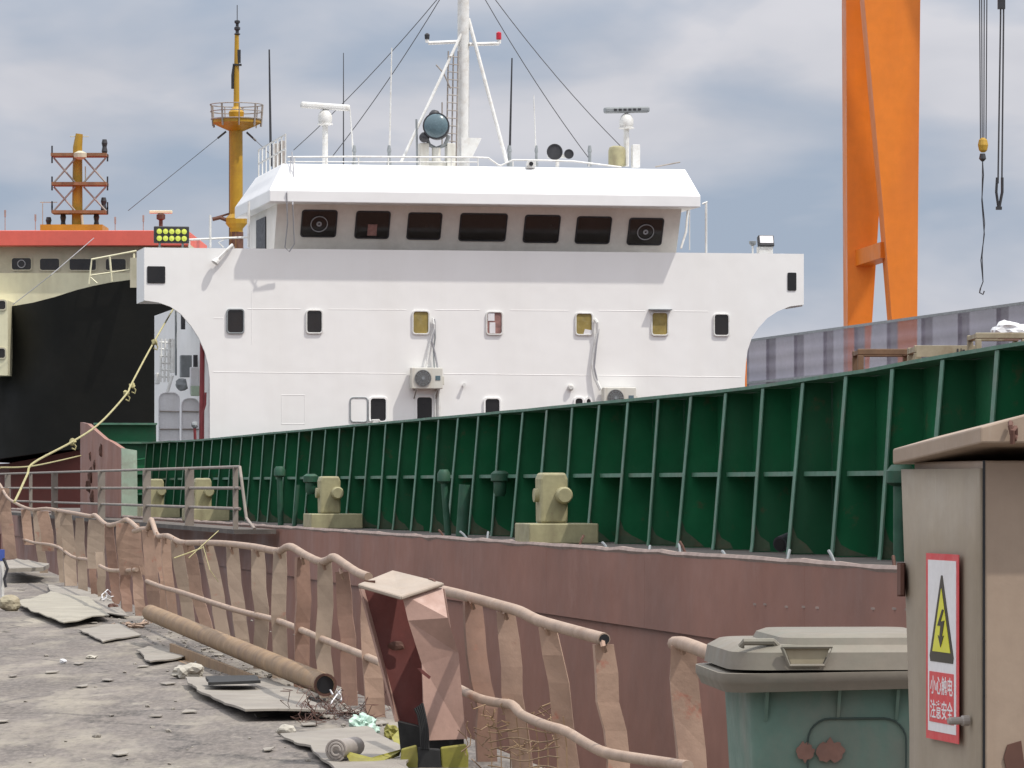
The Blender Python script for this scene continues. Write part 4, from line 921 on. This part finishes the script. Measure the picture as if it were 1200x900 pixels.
# ------------------------------------------------------------------ broken fence along the quay edge
b = at(300, 780, fd(300)); b.z = 0
fence = thing('broken_fence', 'long bent rusty pink fence of leaning flat posts along the quay edge', 'fence', b)
def rail(pts, dz, r, name='rail', hollow=False):
    P = [at(px, py, fd(px)+dz) for px, py in pts]; q2 = []
    for i in range(len(P)-1):
        p0_, p1_, p2_, p3_ = P[max(i-1, 0)], P[i], P[i+1], P[min(i+2, len(P)-1)]
        for k in range(3):
            t_ = k/3; q2.append(.5*((2*p1_)+(p2_-p0_)*t_+(2*p0_-5*p1_+4*p2_-p3_)*t_*t_+(3*p1_-p0_-3*p2_+p3_)*t_**3))
    q2.append(P[-1]); o_ = MB().tube(q2, r, 10).build(name, 'fence_rail', fence, smooth=True); return q2, o_
TOP = [[(-8, 560), (0, 568), (8, 582), (19, 590), (36, 597), (54, 596), (72, 599), (90, 602), (106, 605), (112, 604), (125, 615), (140, 613), (149, 609), (162, 620)],
       [(157, 622.5), (166, 620), (173, 619), (177, 609), (180, 616), (185, 628), (196, 628), (206, 633), (215, 636), (240, 636), (264, 637), (298, 641), (325, 646), (334, 642), (342, 641), (357, 650), (374, 658), (383, 657), (391, 653), (404, 661), (419, 671), (432, 676)],
       [(519, 692), (540, 697), (587, 710), (610, 717), (630, 727), (660, 736), (708, 749)], [(790, 754), (800, 754), (820, 761), (838, 769)]]
MID = [[(28, 632), (40, 636), (57, 638), (70, 642), (84, 652), (97, 655), (110, 656.5)], [(117, 663), (128, 668), (145, 668.5), (160, 667.5)], [(172, 681), (190, 688), (212, 694), (245, 705), (280, 716), (321, 726), (350, 737), (378, 749), (416, 764), (447, 777)],
       [(522, 800), (540, 808), (560, 818), (580, 823), (600, 826), (612, 838), (640, 850), (663, 857), (690, 873), (713, 883), (760, 891), (806, 898)], [(735, 883), (760, 890), (800, 897)][:0]]
ends = []
for pts in TOP: q2, o_ = rail(pts, -.03, .028, 'top_rail'); ends.append((q2, o_))
for pts in MID:
    if pts: rail(pts, -.09, .024, 'middle_rail')
e, eo = ends[2]; tg = (e[-1]-e[-2]).normalized()
MB().lathe([(.0225, 0), (.0225, .004)], e[-1]+tg*.002, tg, 12).build('pipe_bore', 'black_gap', eo)
SL = [(4, 575, 14, 668, 12, 1), (30, 600, 36, 668, 9, .6), (42, 600, 52, 676, 8, 1), (50, 602, 60, 678, 12, .62), (68, 601, 74, 680, 7, 1), (77, 604, 84, 690, 12, 1), (93, 610, 98, 702, 9, 1), (112, 612, 112, 705, 17, .62), (108, 650, 112, 706, 7, 1), (116, 650, 120, 708, 8, 1), (127, 617, 138, 712, 10, 1),
      (150, 616, 157, 726, 24, .58), (147, 666, 150, 727, 10, 1), (158, 666, 166, 727, 10, 1), (173, 624, 184, 733, 13, 1), (186, 630, 196, 738, 10, 1), (194, 632, 204, 735, 9, 1), (206, 636, 223, 744, 12, 1), (220, 640, 246, 754, 12, 1), (243, 641, 266, 766, 13, 1), (272, 644, 287, 775, 13, 1), (302, 647, 305, 780, 14, 1), (328, 649, 328, 790, 14, 1),
      (355, 656, 353, 800, 14, 1), (380, 662, 384, 828, 15, 1), (401, 673, 410, 832, 15, 1), (433, 705, 441, 845, 18, 1), (554, 708, 572, 905, 19, 1), (593, 720, 613, 915, 20, 1), (642, 738, 664, 880, 20, 1), (708, 758, 720, 900, 21, 1), (800, 760, 811, 905, 27, 1)]
rnd = random.Random(3)
for i, (tx, ty, bx, by, wd, frac) in enumerate(SL):
    ty -= 3; d = fd(tx)+.02; yb_ = HOR+EYE*FPX/d; full = (yb_-ty)
    bx2 = tx+(bx-tx)*(full/(by-ty)) if by > ty else bx
    k = d/FPX; w_ = wd*k*1.24; tw = rnd.uniform(-.25, .25)
    vs, fs = [], []; nseg = 6
    for j in range(nseg+1):
        f = j/nseg*frac; px = tx+(bx2-tx)*f; py = ty+full*f
        kink = max(0, 1-abs(f-.3-.4*((i*37 % 10)/10))*4)*(.012 if i % 3 else .028)*(1 if i % 2 else -1); wob = .02*math.sin(f*5+i); c = at(px, py, d)+Vector((kink+rnd.uniform(-.004, .004)+(.03*math.sin(f*3.1) if i in (30,) else 0), wob, 0))
        if f >= .999: c.z = 0
        a = tw*(f-.5)*2+.25*math.sin(i*1.7)
        dx = Vector((math.cos(a), math.sin(a), 0))*w_/2; dn = Vector((-math.sin(a), math.cos(a), 0))
        sc = .88 if j == 0 else 1
        vs += [c-dx*sc+dn*.045, c-dx*sc, c+dx*sc, c+dx*sc+dn*.012, c-dx*sc*.84+dn*.012, c-dx*sc*.84+dn*.045]
    for j in range(nseg):
        for q in range(6): fs.append((6*j+q, 6*j+(q+1) % 6, 6*j+6+(q+1) % 6, 6*j+6+q))
    fs += [(5, 4, 1, 0), (4, 3, 2, 1), tuple(6*nseg+z for z in (0, 1, 4, 5)), tuple(6*nseg+z for z in (1, 2, 3, 4))]
    MB().add(vs, fs).build('fence_post', ('fence_paint', 'fence_pale', 'fence_paint', 'fence_dark', 'fence_pale')[(i*7+i//3) % 5], fence)
# rings where posts meet rails
p = MB()
for (tx, ty, bx, by, wd, frac) in SL:
    if tx > 170:
        p = MB(); d = fd(tx)-.03; p.tube([at(tx-2, ty-6, d), at(tx-1, ty-1, d-.035), at(tx+1, ty+5, d)], .012, 5); p.build('tie_wire', 'fence_paint', fence)
# torn wire netting low between the posts
p = MB()
for i in range(9):
    x0 = 572+i*11; d = fd(x0)+.08; p.tube([at(x0, 846+8*math.sin(i*1.3), d), at(x0+4, 875, d+.02), at(x0+5, 930, d)], .0035, 4)
for j in range(6):
    y0_ = 856+j*11; p.tube([at(x0_, y0_+3*math.sin(x0_*.1+j), fd(x0_)+.08) for x0_ in range(572, 668, 12)], .0035, 4)
p.build('wire_netting', 'pipe_rust', fence)
p = MB(); rnd = random.Random(5)
for i in range(26):
    c = at(rnd.uniform(545, 660), rnd.uniform(835, 900), fd(600)+.1); q2 = [c]
    for k in range(4): q2.append(q2[-1]+Vector((rnd.uniform(-.06, .06), rnd.uniform(-.05, .05), rnd.uniform(-.05, .05))))
    p.tube(q2, .003, 4)
p.build('loose_wire', 'pipe_rust', fence)
P = [at(256, 622, 37), at(236, 640, 36.5), at(221, 654, 36)]
p = MB().tube(P, .004, 5); p.tube([at(237, 642, 36.5), at(218, 649, 36), at(204, 654, 35.8)], .0055, 5); p.tube([at(238, 640, 36.4), at(246, 668, 36), at(256, 682, 36)], .003, 5); p.build('string', 'rope', fence)

# ------------------------------------------------------------------ bent steel box post
db = 22.15; b = at(500, 867, db); b.z = 0
o = thing('bent_box_post', 'bent open steel box post with tan cap leaning across the fence', 'post', b)
B = lambda px, py, dd=0: at(px, py, db+dd)
def sheet(name, pts, m, th=(0, .012, 0)): return MB().plate(pts, th).build(name, m, o)
# front panel with its dent
fpn = MB(); A_, B2, C_, D_ = B(471, 697, -.10), B(518, 690, .02), B(545, 866, .02), B(497, 868, -.10)
ml, mr = B(478, 727, -.11), B(537, 765, -.02); ml2, mr2 = B(489, 782, -.13), B(541, 830, .02)
tr_, tl_ = B(524, 724, -.10), B(505, 740, -.17)
vs = [A_, B2, tr_, ml, mr, tl_, B(494, 778, -.06), C_, D_, B(496, 800, -.10)]
fpn.add(vs, [(0, 1, 2), (0, 2, 3), (3, 2, 4), (3, 4, 6), (6, 4, 7), (6, 7, 8)])
fo = fpn.build('front_panel', 'pink_steel', o)
md = fo.modifiers.new('solid', 'SOLIDIFY'); md.thickness = .01
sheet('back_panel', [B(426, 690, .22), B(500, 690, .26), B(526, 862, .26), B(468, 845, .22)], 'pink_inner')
MB().plate([B(518.5, 690, .03), B(519, 690, .26), B(545.5, 864, .26), B(545.5, 866, .03)], (.01, 0, 0)).build('side_panel', 'pink_steel', o)
MB().plate([B(423, 690, .10), B(427, 690, .215), B(469, 846, .215), B(465.5, 846, .10)], (-.012, 0, 0)).build('side_lip', 'pink_steel', o)
cp = MB().plate([B(420, 684, -.05), B(470, 698.5, -.16), B(519, 682.5, .0), B(460, 668, .30)], (0, 0, -.022)); cp.plate([B(419.5, 684.5, -.055), B(470, 699, -.17), B(470, 703, -.17), B(420.5, 688.5, -.055)], (0, .01, 0)); cp.plate([B(470.5, 699, -.17), B(520, 683, -.005), B(520, 686, -.005), B(470.5, 703, -.17)], (0, .01, 0))
cp.build('cap', 'cap_tan', o, bevel=.006)
p = MB(); p.tube([B(511, 684, .02), B(508, 680, .05), B(503, 679, .08)], .008, 5); p.box(B(433, 681.5, .02), (.06, .03, .012)); p.build('cap_bolt', 'rust_dark', o)
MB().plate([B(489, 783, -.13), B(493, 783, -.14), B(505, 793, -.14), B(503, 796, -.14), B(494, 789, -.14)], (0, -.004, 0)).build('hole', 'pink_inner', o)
MB().blob(B(465, 757, .2), .03, (1.5, .3, .8), .4, 2).build('stain_knob', 'rust_dark', o)
p = MB(); p.plate([B(466, 846, .05), B(543, 864, .05), B(545, 905, .05), B(472, 905, .05)], (0, .16, 0)); p.build('base_stub', 'rubber', o)
# crumpled hazard sheet and rolls at its foot
b = at(530, 900, 22.0); b.z = 0
def crump(name, pts, m, th=.012, seed=0, origin=None):
    return MB().plate(pts, (0, .02, .012))
o = thing('hazard_wrap', 'yellow and black wrapped bumper strip around the box post foot', 'bumper', b)
K = lambda px, py, d=22.0: at(px, py, d)
MB().plate([K(516, 876), K(546, 872), K(549, 885), K(548, 930), K(520, 930)], (0, .05, 0)).build('yellow_band', 'hazard_yellow', o, bevel=.008)
MB().plate([K(470, 878), K(488, 873), K(491, 890), K(487, 930), K(467, 930)], (0, .05, 0)).build('yellow_band', 'hazard_yellow', o, bevel=.008)
p = MB(); p.plate([K(489, 876), K(516, 878), K(519, 930), K(488, 930)], (0, .05, 0)); p.build('black_band', 'rubber', o, bevel=.008)
p = MB()
for i in range(5):
    r_ = .0+i*.012; p.tube([K(486+i*2.2, 830-i*1.5), K(490+i*2, 838), K(493+i*2, 855), K(494+i*2, 878)], .007, 5)
p.build('rubber_layer', 'rubber', o)
b = ground(395, 893); o = thing('rolled_mat', 'rolled grey mat with a crumpled yellow sheet beside the box post', 'mat', b)
p = MB(); dR = 21.9; c0 = at(394, 887, dR)+Vector((0, 0, .035))
for i in range(3):
    r_ = .05-.014*i; p.tube([c0+Vector((r_*math.cos(R(a)), -.02-.01*i, r_*1.1*math.sin(R(a)))) for a in range(0, 340, 20)], .006, 5)
p.tube([c0, c0+Vector((.08, .5, -.01))], .05, 14); p.build('roll', 'steel_dull', o, smooth=True)
p = MB(); p.plate([at(404, 882, 22.0), at(435, 890, 22.0), at(470, 880, 22.3), at(468, 886, 22.3), at(440, 897, 21.9), at(412, 897, 21.9)], (0, .02, .01)); p.plate([at(459, 866, 24), at(468, 856, 24.2), at(477, 868, 24), at(466, 878, 23.8)], (0, .03, .01)); p.build('yellow_sheet', 'hazard_yellow', o, bevel=.004)

# ------------------------------------------------------------------ debris on the quay
def gpoly(pts, z, th, name, m, label, cat, curl=0.0, sub=8, group=None, rag=.025, seed=1):
    # a thin warped sheet: outline resampled, ragged, interior lifted by noise
    G3 = [ground(px, py, 0) for px, py in pts]; ring = []
    for a, c in zip(G3, G3[1:]+G3[:1]):
        for k in range(sub): ring.append(a.lerp(c, k/sub))
    cen = sum(ring, Vector())/len(ring); rn = len(ring); vs, fs = [], []
    levels = (1.0, .8, .55, .3)
    for li, l_ in enumerate(levels):
        for k, q in enumerate(ring):
            v = cen+(q-cen)*l_
            if li == 0: v += Vector((noise.noise(v*3+Vector((seed, 0, 0))), noise.noise(v*3+Vector((0, seed, 5))), 0))*rag
            v.z = z+curl*max(0, noise.noise(v*.9+Vector((seed, seed, 0)))+.25)*(l_**1.5); vs.append(v)
    for li in range(3):
        for k in range(rn): fs.append((li*rn+k, li*rn+(k+1) % rn, (li+1)*rn+(k+1) % rn, (li+1)*rn+k))
    vs.append(Vector((cen.x, cen.y, z))); fs += [(3*rn+k, 3*rn+(k+1) % rn, 4*rn) for k in range(rn)]
    o_ = MB().add(vs, fs).build(name, m, origin=Vector((cen.x, cen.y, 0))); md_ = o_.modifiers.new('solid', 'SOLIDIFY'); md_.thickness = th
    tag(o_, label, cat, group); return o_
GS = 'loose sheets lying on the quay'
gpoly([(216, 803), (232, 818), (287, 846), (381, 844), (352, 818), (313, 801)], .045, .014, 'steel_sheet', 'sheet', 'large grey sheet with dark raised edge below the rusty pipe', 'sheet', .04, group=GS, seed=2)
gpoly([(328, 867), (360, 882), (395, 912), (480, 912), (470, 880), (430, 862)], .02, .012, 'steel_sheet', 'sheet', 'pale sheet at the bottom edge beside the box post', 'sheet', .03, group=GS, seed=5)
gpoly([(20, 712), (36, 722), (75, 737), (128, 728), (104, 706), (60, 700)], .05, .012, 'steel_sheet', 'sheet_pale', 'pale dusty sheet beside the lump of stone at left', 'sheet', .03, group=GS, seed=8)
gpoly([(60, 698), (110, 722), (150, 726), (130, 706), (95, 694), (55, 688)], .025, .012, 'steel_sheet', 'sheet', 'dusty grey sheet along the fence foot, farther left', 'sheet', .02, group=GS, seed=11)
gpoly([(8, 684), (50, 683), (58, 677), (20, 670), (8, 672)], .16, .06, 'steel_sheet', 'sheet', 'thick flat sheet at the far left end of the fence', 'sheet', .02, group=GS, seed=14)
gpoly([(92, 741), (120, 755), (165, 747), (140, 733)], .025, .012, 'steel_sheet', 'sheet', 'thin grey sheet with a dark front edge left of the pipe', 'sheet', .02, group=GS, seed=17)
gpoly([(160, 766), (175, 781), (225, 772), (185, 758)], .025, .012, 'steel_sheet', 'sheet', 'small grey sheet with curled corner just left of the angle steel', 'sheet', .05, group=GS, seed=20)
gpoly([(240, 811), (245, 818), (305, 816), (300, 811)], .085, .02, 'dark_mat', 'rubber', 'strip of dark rubber mat on the large grey sheet', 'mat', .02, seed=23)
# rusty pipe and the angle beneath
a, c = at(176, 738, 39.5), at(381, 810, 28.6); a.z = .28; c.z = .12
o = thing('rusty_pipe', 'long rusty brown pipe lying along the fence foot', 'pipe', (a.x, a.y, 0))
ax = (c-a).normalized()
MB().tube([a, c], .075, 20).build('barrel', 'pipe_rust', o, smooth=True)
MB().lathe([(.058, 0), (.058, .004)], c+ax*.002, ax, 18).build('bore', 'black_gap', o)
p = MB(); p.ring([c+ax*.002+Vector((.078*math.cos(R(t_)), 0, .078*math.sin(R(t_)))) for t_ in range(0, 360, 20)], [c+ax*.002+Vector((.062*math.cos(R(t_)), 0, .062*math.sin(R(t_)))) for t_ in range(0, 360, 20)], ax*.012); p.build('lip', 'rust_dark', o)
a, c = ground(203, 768), ground(312, 803)
p = MB(); p.plate([at(203, 754, a.y), at(312, 796, c.y), at(312, 806, c.y), at(203, 768, a.y)], (-.03, -.01, 0)); p.plate([at(203, 767, a.y), at(312, 805, c.y), at(300, 808, c.y-.6), at(199, 771, a.y-.6)], (0, 0, -.01))
tag(p.build('angle_steel', 'pipe_rust', origin=a), 'length of rusty angle steel lying under the pipe', 'steel angle')
def stone(px, py, wpx, hpx, m, label, name='rubble', cat='stone', seed=0, amp=.45):
    b_ = ground(px, py+hpx*.4); k = b_.y/FPX
    o_ = MB().blob((b_.x, b_.y, hpx*k*.42), 1, (wpx*k/2, wpx*k/2, hpx*k*.5), amp, 3, seed).build(name, m, origin=b_); tag(o_, label, cat)
stone(222, 788, 33, 18, 'stone', 'pale lump of broken concrete beside the angle steel', seed=1, amp=.6)
stone(336, 857, 22, 15, 'stone', 'smooth pale stone between the two large sheets', seed=2, amp=.25)
stone(12, 708, 26, 20, 'timber', 'olive brown lump of stone at the left edge', seed=3, amp=.3)
stone(108, 770, 13, 5, 'stone', 'small flat pale chip on the open dark ground', seed=4)
stone(74, 775, 8, 6, 'tarp', 'tiny white scrap on the open ground', name='scrap', cat='scrap', seed=5)
stone(460, 860, 18, 16, 'hazard_yellow', 'crumpled yellow scrap left of the box post foot', name='scrap', cat='scrap', seed=6, amp=.7)
stone(132, 712, 12, 9, 'rust_dark', 'dark clod by the fence posts', seed=12)
b_ = ground(428, 860); p = MB(); k = b_.y/FPX
for i in range(5): p.blob((b_.x+rnd.uniform(-8, 8)*k, b_.y+rnd.uniform(-.1, .1), (5+rnd.uniform(0, 10))*k), 9*k, (1, 1, 1), 1.1, 3, i*3.3)
tag(p.build('plastic_bag', 'plastic', origin=b_), 'crumpled pale green plastic bag near the box post', 'plastic bag')
def tangle(pts_c, rx_, n, r, m, label, seed, rz_=.08):
    b_ = ground(*pts_c); rn = random.Random(seed); p = MB()
    for i in range(n):
        c = b_+Vector((rn.uniform(-rx_, rx_), rn.uniform(-rx_*3, rx_*3), .02)); q2 = [c]
        for k in range(6): q2.append(Vector((q2[-1].x+rn.uniform(-.08, .08), q2[-1].y+rn.uniform(-.25, .25), max(.01, min(rz_*2.2, q2[-1].z+rn.uniform(-rz_, rz_))))))
        p.tube(q2, r, 4)
    tag(p.build('wire_tangle', m, origin=b_), label, 'wire')
tangle((390, 842), .22, 40, .0022, 'rust_dark', 'dark tangle of thin wire at the end of the rusty pipe', 4)
tangle((126, 708), .12, 8, .007, 'tarp', 'white tangled wire at the foot of the fence', 6)
tangle((408, 824), .05, 3, .006, 'tarp', 'white loop of cable behind the pipe end', 9)
tangle((155, 735), .2, 8, .011, 'fence_rail', 'loose bent rods lying at the fence foot', 12, .03)
# crumbs of rubble: far too many to count
rn = random.Random(21); p = MB()
for i in range(520):
    if rn.random() < .8:
        px = rn.uniform(60, 470); py = HOR+7250/fd(px)+rn.uniform(-2, 26)
    else: px = rn.uniform(0, 420); py = rn.uniform(700, 900)
    if py < 690: continue
    c = ground(px, py); r_ = min(.03, abs(rn.gauss(0, .007))+.003); p.blob((c.x, c.y, r_*.5), r_, (1.3, 1.3, .8), .6, 1, i)
for i in range(34):
    px = rn.uniform(20, 460) if i % 2 else rn.uniform(0, 330); py = (HOR+7250/fd(px)+rn.uniform(0, 40)) if i % 2 else rn.uniform(720, 900)
    if py < 690: continue
    c = ground(px, py, .006); a0 = rn.uniform(0, 6); q2 = [c+Vector((math.cos(a0+j*1.257)*rn.uniform(.02, .07), math.sin(a0+j*1.257)*rn.uniform(.05, .3), rn.uniform(0, .006))) for j in range(5)]
    p.plate(q2, (0, 0, .006))
o = p.build('gravel', 'sheet'); o['kind'] = 'stuff'; o['label'] = 'scattered crumbs of rubble on the quay'
# white and blue post at the left edge
b = ground(-1, 702); k = b.y/FPX
o = thing('quay_post', 'short white post with blue clamp at the left picture edge', 'post', b)
MB().tube([b, b+Vector((0, 0, 45*k))], 6*k, 12).build('shaft', 'white_gear', o)
MB().tube([b+Vector((0, 0, 45*k)), b+Vector((0, 0, 58*k))], 6.5*k, 12).build('clamp', 'blue_paint', o)
MB().tube([b+Vector((6*k, -.1, 48*k)), b+Vector((11*k, -.1, 36*k)), b+Vector((7*k, -.1, 24*k)), b+Vector((9*k, -.1, 14*k))], .02, 6).build('chain', 'dark_gear', o)

# ------------------------------------------------------------------ wheeled rubbish bin
bl = Vector((.0, 0, 0)); dB = 9.4
pL = at(880, 800, dB); YB = R(4)
b = Vector((pL.x, pL.y, 0)); fr = FRM(b, YB)
o = thing('rubbish_bin', 'dusty green wheeled rubbish bin with a beige lid beside the cabinet', 'bin', b, YB)
BW, BD, BH = .50, .52, 1.008
def loft(secs, cap=True):
    p = MB(fr); vs = []; n_ = len(secs[0])
    for s_ in secs: vs += s_
    fs = [(i*n_+k, i*n_+(k+1) % n_, (i+1)*n_+(k+1) % n_, (i+1)*n_+k) for i in range(len(secs)-1) for k in range(n_)]
    if cap: fs += [tuple(range(n_))[::-1], tuple((len(secs)-1)*n_+k for k in range(n_))]
    return p.add(vs, fs)
def rsec(x0, x1, y0, y1, r, z, sag=0.0, n=5):
    pts = []
    for cx, cy, a0 in ((x1-r, y1-r, 0), (x0+r, y1-r, 90), (x0+r, y0+r, 180), (x1-r, y0+r, 270)):
        for k in range(n+1):
            a = R(a0+90*k/n); x = cx+r*math.cos(a); pts.append((x, cy+r*math.sin(a), z-sag*max(0, 1-abs(x-x0)/(.35))))
    return pts
loft([rsec(.06, BW-.06, .06, BD-.02, .05, .06), rsec(.02, BW-.02, .02, BD, .05, .6), rsec(0, BW, 0, BD+.02, .045, BH)]).build('body', 'bin_green', o, smooth=True)
loft([rsec(-.055, BW+.055, -.05, BD+.05, .09, BH, .012), rsec(-.065, BW+.065, -.06, BD+.06, .10, BH+.018, .011), rsec(-.068, BW+.068, -.063, BD+.063, .10, BH+.022, .010), rsec(-.068, BW+.068, -.063, BD+.063, .10, BH+.038, .008)]).build('rim', 'bin_lid', o, smooth=True)
lid = loft([rsec(-.048, BW+.048, -.043, BD+.05, .09, BH+.0385), rsec(-.042, BW+.042, -.037, BD+.045, .09, BH+.077), rsec(-.015, BW+.015, -.015, BD+.03, .08, BH+.092), rsec(.0, BW, 0, BD+.02, .07, BH+.094)]).build('lid', 'bin_lid', o, smooth=True)
loft([rsec(.06, BW-.06, -.012, BD, .05, BH+.088), rsec(.07, BW-.07, -.005, BD-.01, .05, BH+.108), rsec(.09, BW-.09, .02, BD-.03, .05, BH+.116)]).build('lid_dome', 'bin_lid', lid, smooth=True)
for sx in (-.022, BW-.06):
    p = MB(fr); p.tube([(sx, -.006, BH+.090), (sx+.005, -.012, BH+.100), (sx+.07, -.012, BH+.100), (sx+.08, -.006, BH+.090)], .008, 8); p.build('lid_grip', 'bin_lid', lid)
p = MB(fr); p.plate([(.068, -.046, BH+.086), (.168, -.046, BH+.086), (.152, -.046, BH+.052), (.083, -.046, BH+.052)], (0, .003, 0)); p.build('handle_recess', 'timber', lid)
p = MB(fr); P4 = [(.062, -.05, BH+.090), (.174, -.05, BH+.090), (.156, -.05, BH+.049), (.079, -.05, BH+.049)]
p.tube(P4+[P4[0]], .0045, 6); p.build('handle_frame', 'bin_lid', lid)
for x_ in (.03, .19, .32, .45):
    MB(fr).plate([(x_, -.03, BH-.005), (x_, .002, BH-.075), (x_, .015, BH-.005)], (.007, 0, 0)).build('rib', 'bin_green', o)
p = MB(fr); arc = [(.126, .004, .60), (.126, .000, BH-.12)]
for k in range(7): a = R(180-90*k/6); arc.append((.126+.05+.05*math.cos(a), -.001, BH-.12+.05*math.sin(a)))
for k in range(7): a = R(90-90*k/6); arc.append((BW-.155-.05+.05*math.cos(a), -.001, BH-.12+.05*math.sin(a)))
arc.append((BW-.155, .004, .60)); p.tube(arc, .0022, 6); p.build('panel_outline', 'bin_dark', o)
p = MB(fr)
for cx_, rx_, ry_ in ((.022, .020, .020), (.078, .032, .024)):
    p.plate([(.098+cx_+rx_*math.cos(R(a))*(1+.35*noise.noise(Vector((a*.05, cx_*50, 0)))), .0012, .865+ry_*math.sin(R(a))*(1+.5*noise.noise(Vector((a*.05, 7, cx_*50))))) for a in range(0, 360, 15)], (0, -.003, 0))
p.build('paint_smudge', 'smudge', o)
for sx in (.0, BW): MB(fr).lathe([(.1, -.02), (.1, .02)], (sx, BD-.05, .1), (1, 0, 0), 20).build('wheel', 'rubber', o)

# ------------------------------------------------------------------ electrical cabinet
C = at(1151, 570, 6.6); b = Vector((C.x, C.y, 0)); fr = FRM(b)
o = thing('electrical_cabinet', 'dusty brown steel electrical cabinet with a high voltage warning sign', 'cabinet', b, TH)
CD, CW, CH = .385, .62, 1.49
p = MB(fr); p.span((.004, 0, .06), (CW, CD, CH)); p.build('body', 'cabinet_front', o, bevel=.004)
# door on the left side, its top back corner bent outwards
p = MB(fr); vs, fs = [], []; ny, nz_ = 6, 10
for i in range(ny+1):
    for j in range(nz_+1):
        y_ = .006+(CD-.0)*i/ny; z_ = .08+(CH-.012-.08)*j/nz_
        bx = -.001-.014*(i/ny)**2*max(0, (j/nz_-.72)/.28)
        vs.append((bx-.001, y_, z_))
for i in range(ny):
    for j in range(nz_): fs.append((i*(nz_+1)+j, (i+1)*(nz_+1)+j, (i+1)*(nz_+1)+j+1, i*(nz_+1)+j+1))
door = p.add(vs, fs).build('door', 'cabinet', o, smooth=True); md = door.modifiers.new('solid', 'SOLIDIFY'); md.thickness = .007; md.offset = 1
p = MB(fr); p.plate([(.0005, -.0015, .06), (.0045, -.0015, .06), (.0045, -.0015, CH), (.0005, -.0015, CH)], (0, .001, 0)); p.build('door_gap', 'black_gap', o)
def hingez(z_):
    p = MB(fr); p.lathe([(.007, 0), (.007, .055)], (-.016, CD+.006, z_), (0, 0, 1), 10); p.box((-.02, CD-.004, z_+.028), (.006, .02, .05)); p.build('hinge', 'rust_dark', o)
hingez(1.27); hingez(.35)
p = MB(fr); p.lathe([(.0085, 0), (.0085, .010), (.006, .012), (.006, .030), (.0045, .034)], (-.007, .05, 1.085), (-1, -.1, 0), 12); p.build('latch', 'steel_dull', o)
# lid, tilted back, with pitched front
lt = MB(fr)
secs = []
for y_, dz in ((-.075, 0), (CD+.022, -.030)):
    secs.append([(-.026, y_, 1.516+dz), (-.026, y_, 1.541+dz), (.05, y_, 1.562+dz), (CW/2, y_, 1.605+dz), (CW+.05, y_, 1.545+dz), (CW+.05, y_, 1.518+dz)])
vs = secs[0]+secs[1]; lt.add(vs, [tuple(range(6)), tuple(range(6, 12))[::-1]]+[(i, (i+1) % 6, 6+(i+1) % 6, 6+i) for i in range(6)])
lt.build('lid', 'cabinet_front', o, bevel=.003)
p = MB(fr); p.tube([(.020, -.080, 1.548), (.017, -.09, 1.542), (.019, -.092, 1.53), (.024, -.09, 1.522), (.027, -.083, 1.528), (.025, -.088, 1.54), (.019, -.094, 1.535), (.020, -.09, 1.515)], .0042, 6); p.build('wire_tie', 'rust_dark', o)
p = MB(fr); p.plate([(.034, -.001, 1.03), (.040, -.001, 1.05), (.062, -.001, 1.056), (.07, -.001, 1.0), (.045, -.001, .98)], (0, -.002, 0)); p.build('rust_patch', 'rust_dark', o)
# warning sign on the door (y runs away from the camera, so left on the sign is far)
def sg(name, poly, m, lay, parent): return MB(fr).plate([(-.0098-.0008*lay, y_, z_) for y_, z_ in poly], (-.0011, 0, 0)).build(name, m, parent)
sy0, sy1, sz0, sz1 = .266, .088, 1.046, 1.343
def SP(u, v): return (sy0+(sy1-sy0)*u, sz0+(sz1-sz0)*v)
sign = sg('warning_sign', [SP(0, 0), SP(1, 0), SP(1, 1), SP(0, 1)], 'sign_red', 0, o)
sg('white_field', [SP(.075, .045), SP(.93, .045), SP(.93, .965), SP(.075, .965)], 'sign_white', 1, sign)
sg('triangle', [SP(.16, .42), SP(.85, .42), SP(.87, .45), SP(.53, .885), SP(.49, .885), SP(.14, .45)], 'sign_black', 2, sign)
sg('triangle_yellow', [SP(.24, .475), SP(.78, .475), SP(.51, .815)], 'sign_yellow', 3, sign)
p = sg('bolt', [SP(.55, .705), SP(.40, .615), SP(.50, .615), SP(.47, .555), SP(.42, .565), SP(.50, .50), SP(.60, .565), SP(.545, .557), SP(.62, .645), SP(.50, .638), SP(.60, .70)], 'sign_black', 4, sign)
sg('caption_panel', [SP(.13, .095), SP(.87, .095), SP(.87, .365), SP(.13, .365)], 'sign_red', 2, sign)
def text(body, u0, u1, v0, v1, m, parent, lay):
    cu = bpy.data.curves.new('lettering', 'FONT'); cu.body = body; cu.size = 1; cu.extrude = .01; cu.offset = .008
    to = bpy.data.objects.new('lettering', cu); COL.objects.link(to)
    dg_ = bpy.context.evaluated_depsgraph_get(); me = bpy.data.meshes.new_from_object(to.evaluated_get(dg_)); bpy.data.objects.remove(to)
    xs = [v.co.x for v in me.vertices]; zs = [v.co.y for v in me.vertices]; x0, x1, z0, z1 = min(xs), max(xs), min(zs), max(zs)
    inv = world(parent).inverted()
    for v in me.vertices:
        u_ = u0+(u1-u0)*(v.co.x-x0)/(x1-x0); v_ = v0+(v1-v0)*(v.co.y-z0)/(z1-z0); y_, z_ = SP(u_, v_)
        v.co = inv @ (fr @ Vector((-.0098-.0008*lay-.0006*(v.co.z > 0), y_, z_)))
    ob = bpy.data.objects.new('lettering', me); COL.objects.link(ob); ob.parent = parent; me.materials.clear(); me.materials.append(M[m])
text('小心触电', .17, .85, .245, .345, 'sign_white', sign, 3.2)
text('注意安全', .17, .85, .115, .215, 'sign_white', sign, 3.2)
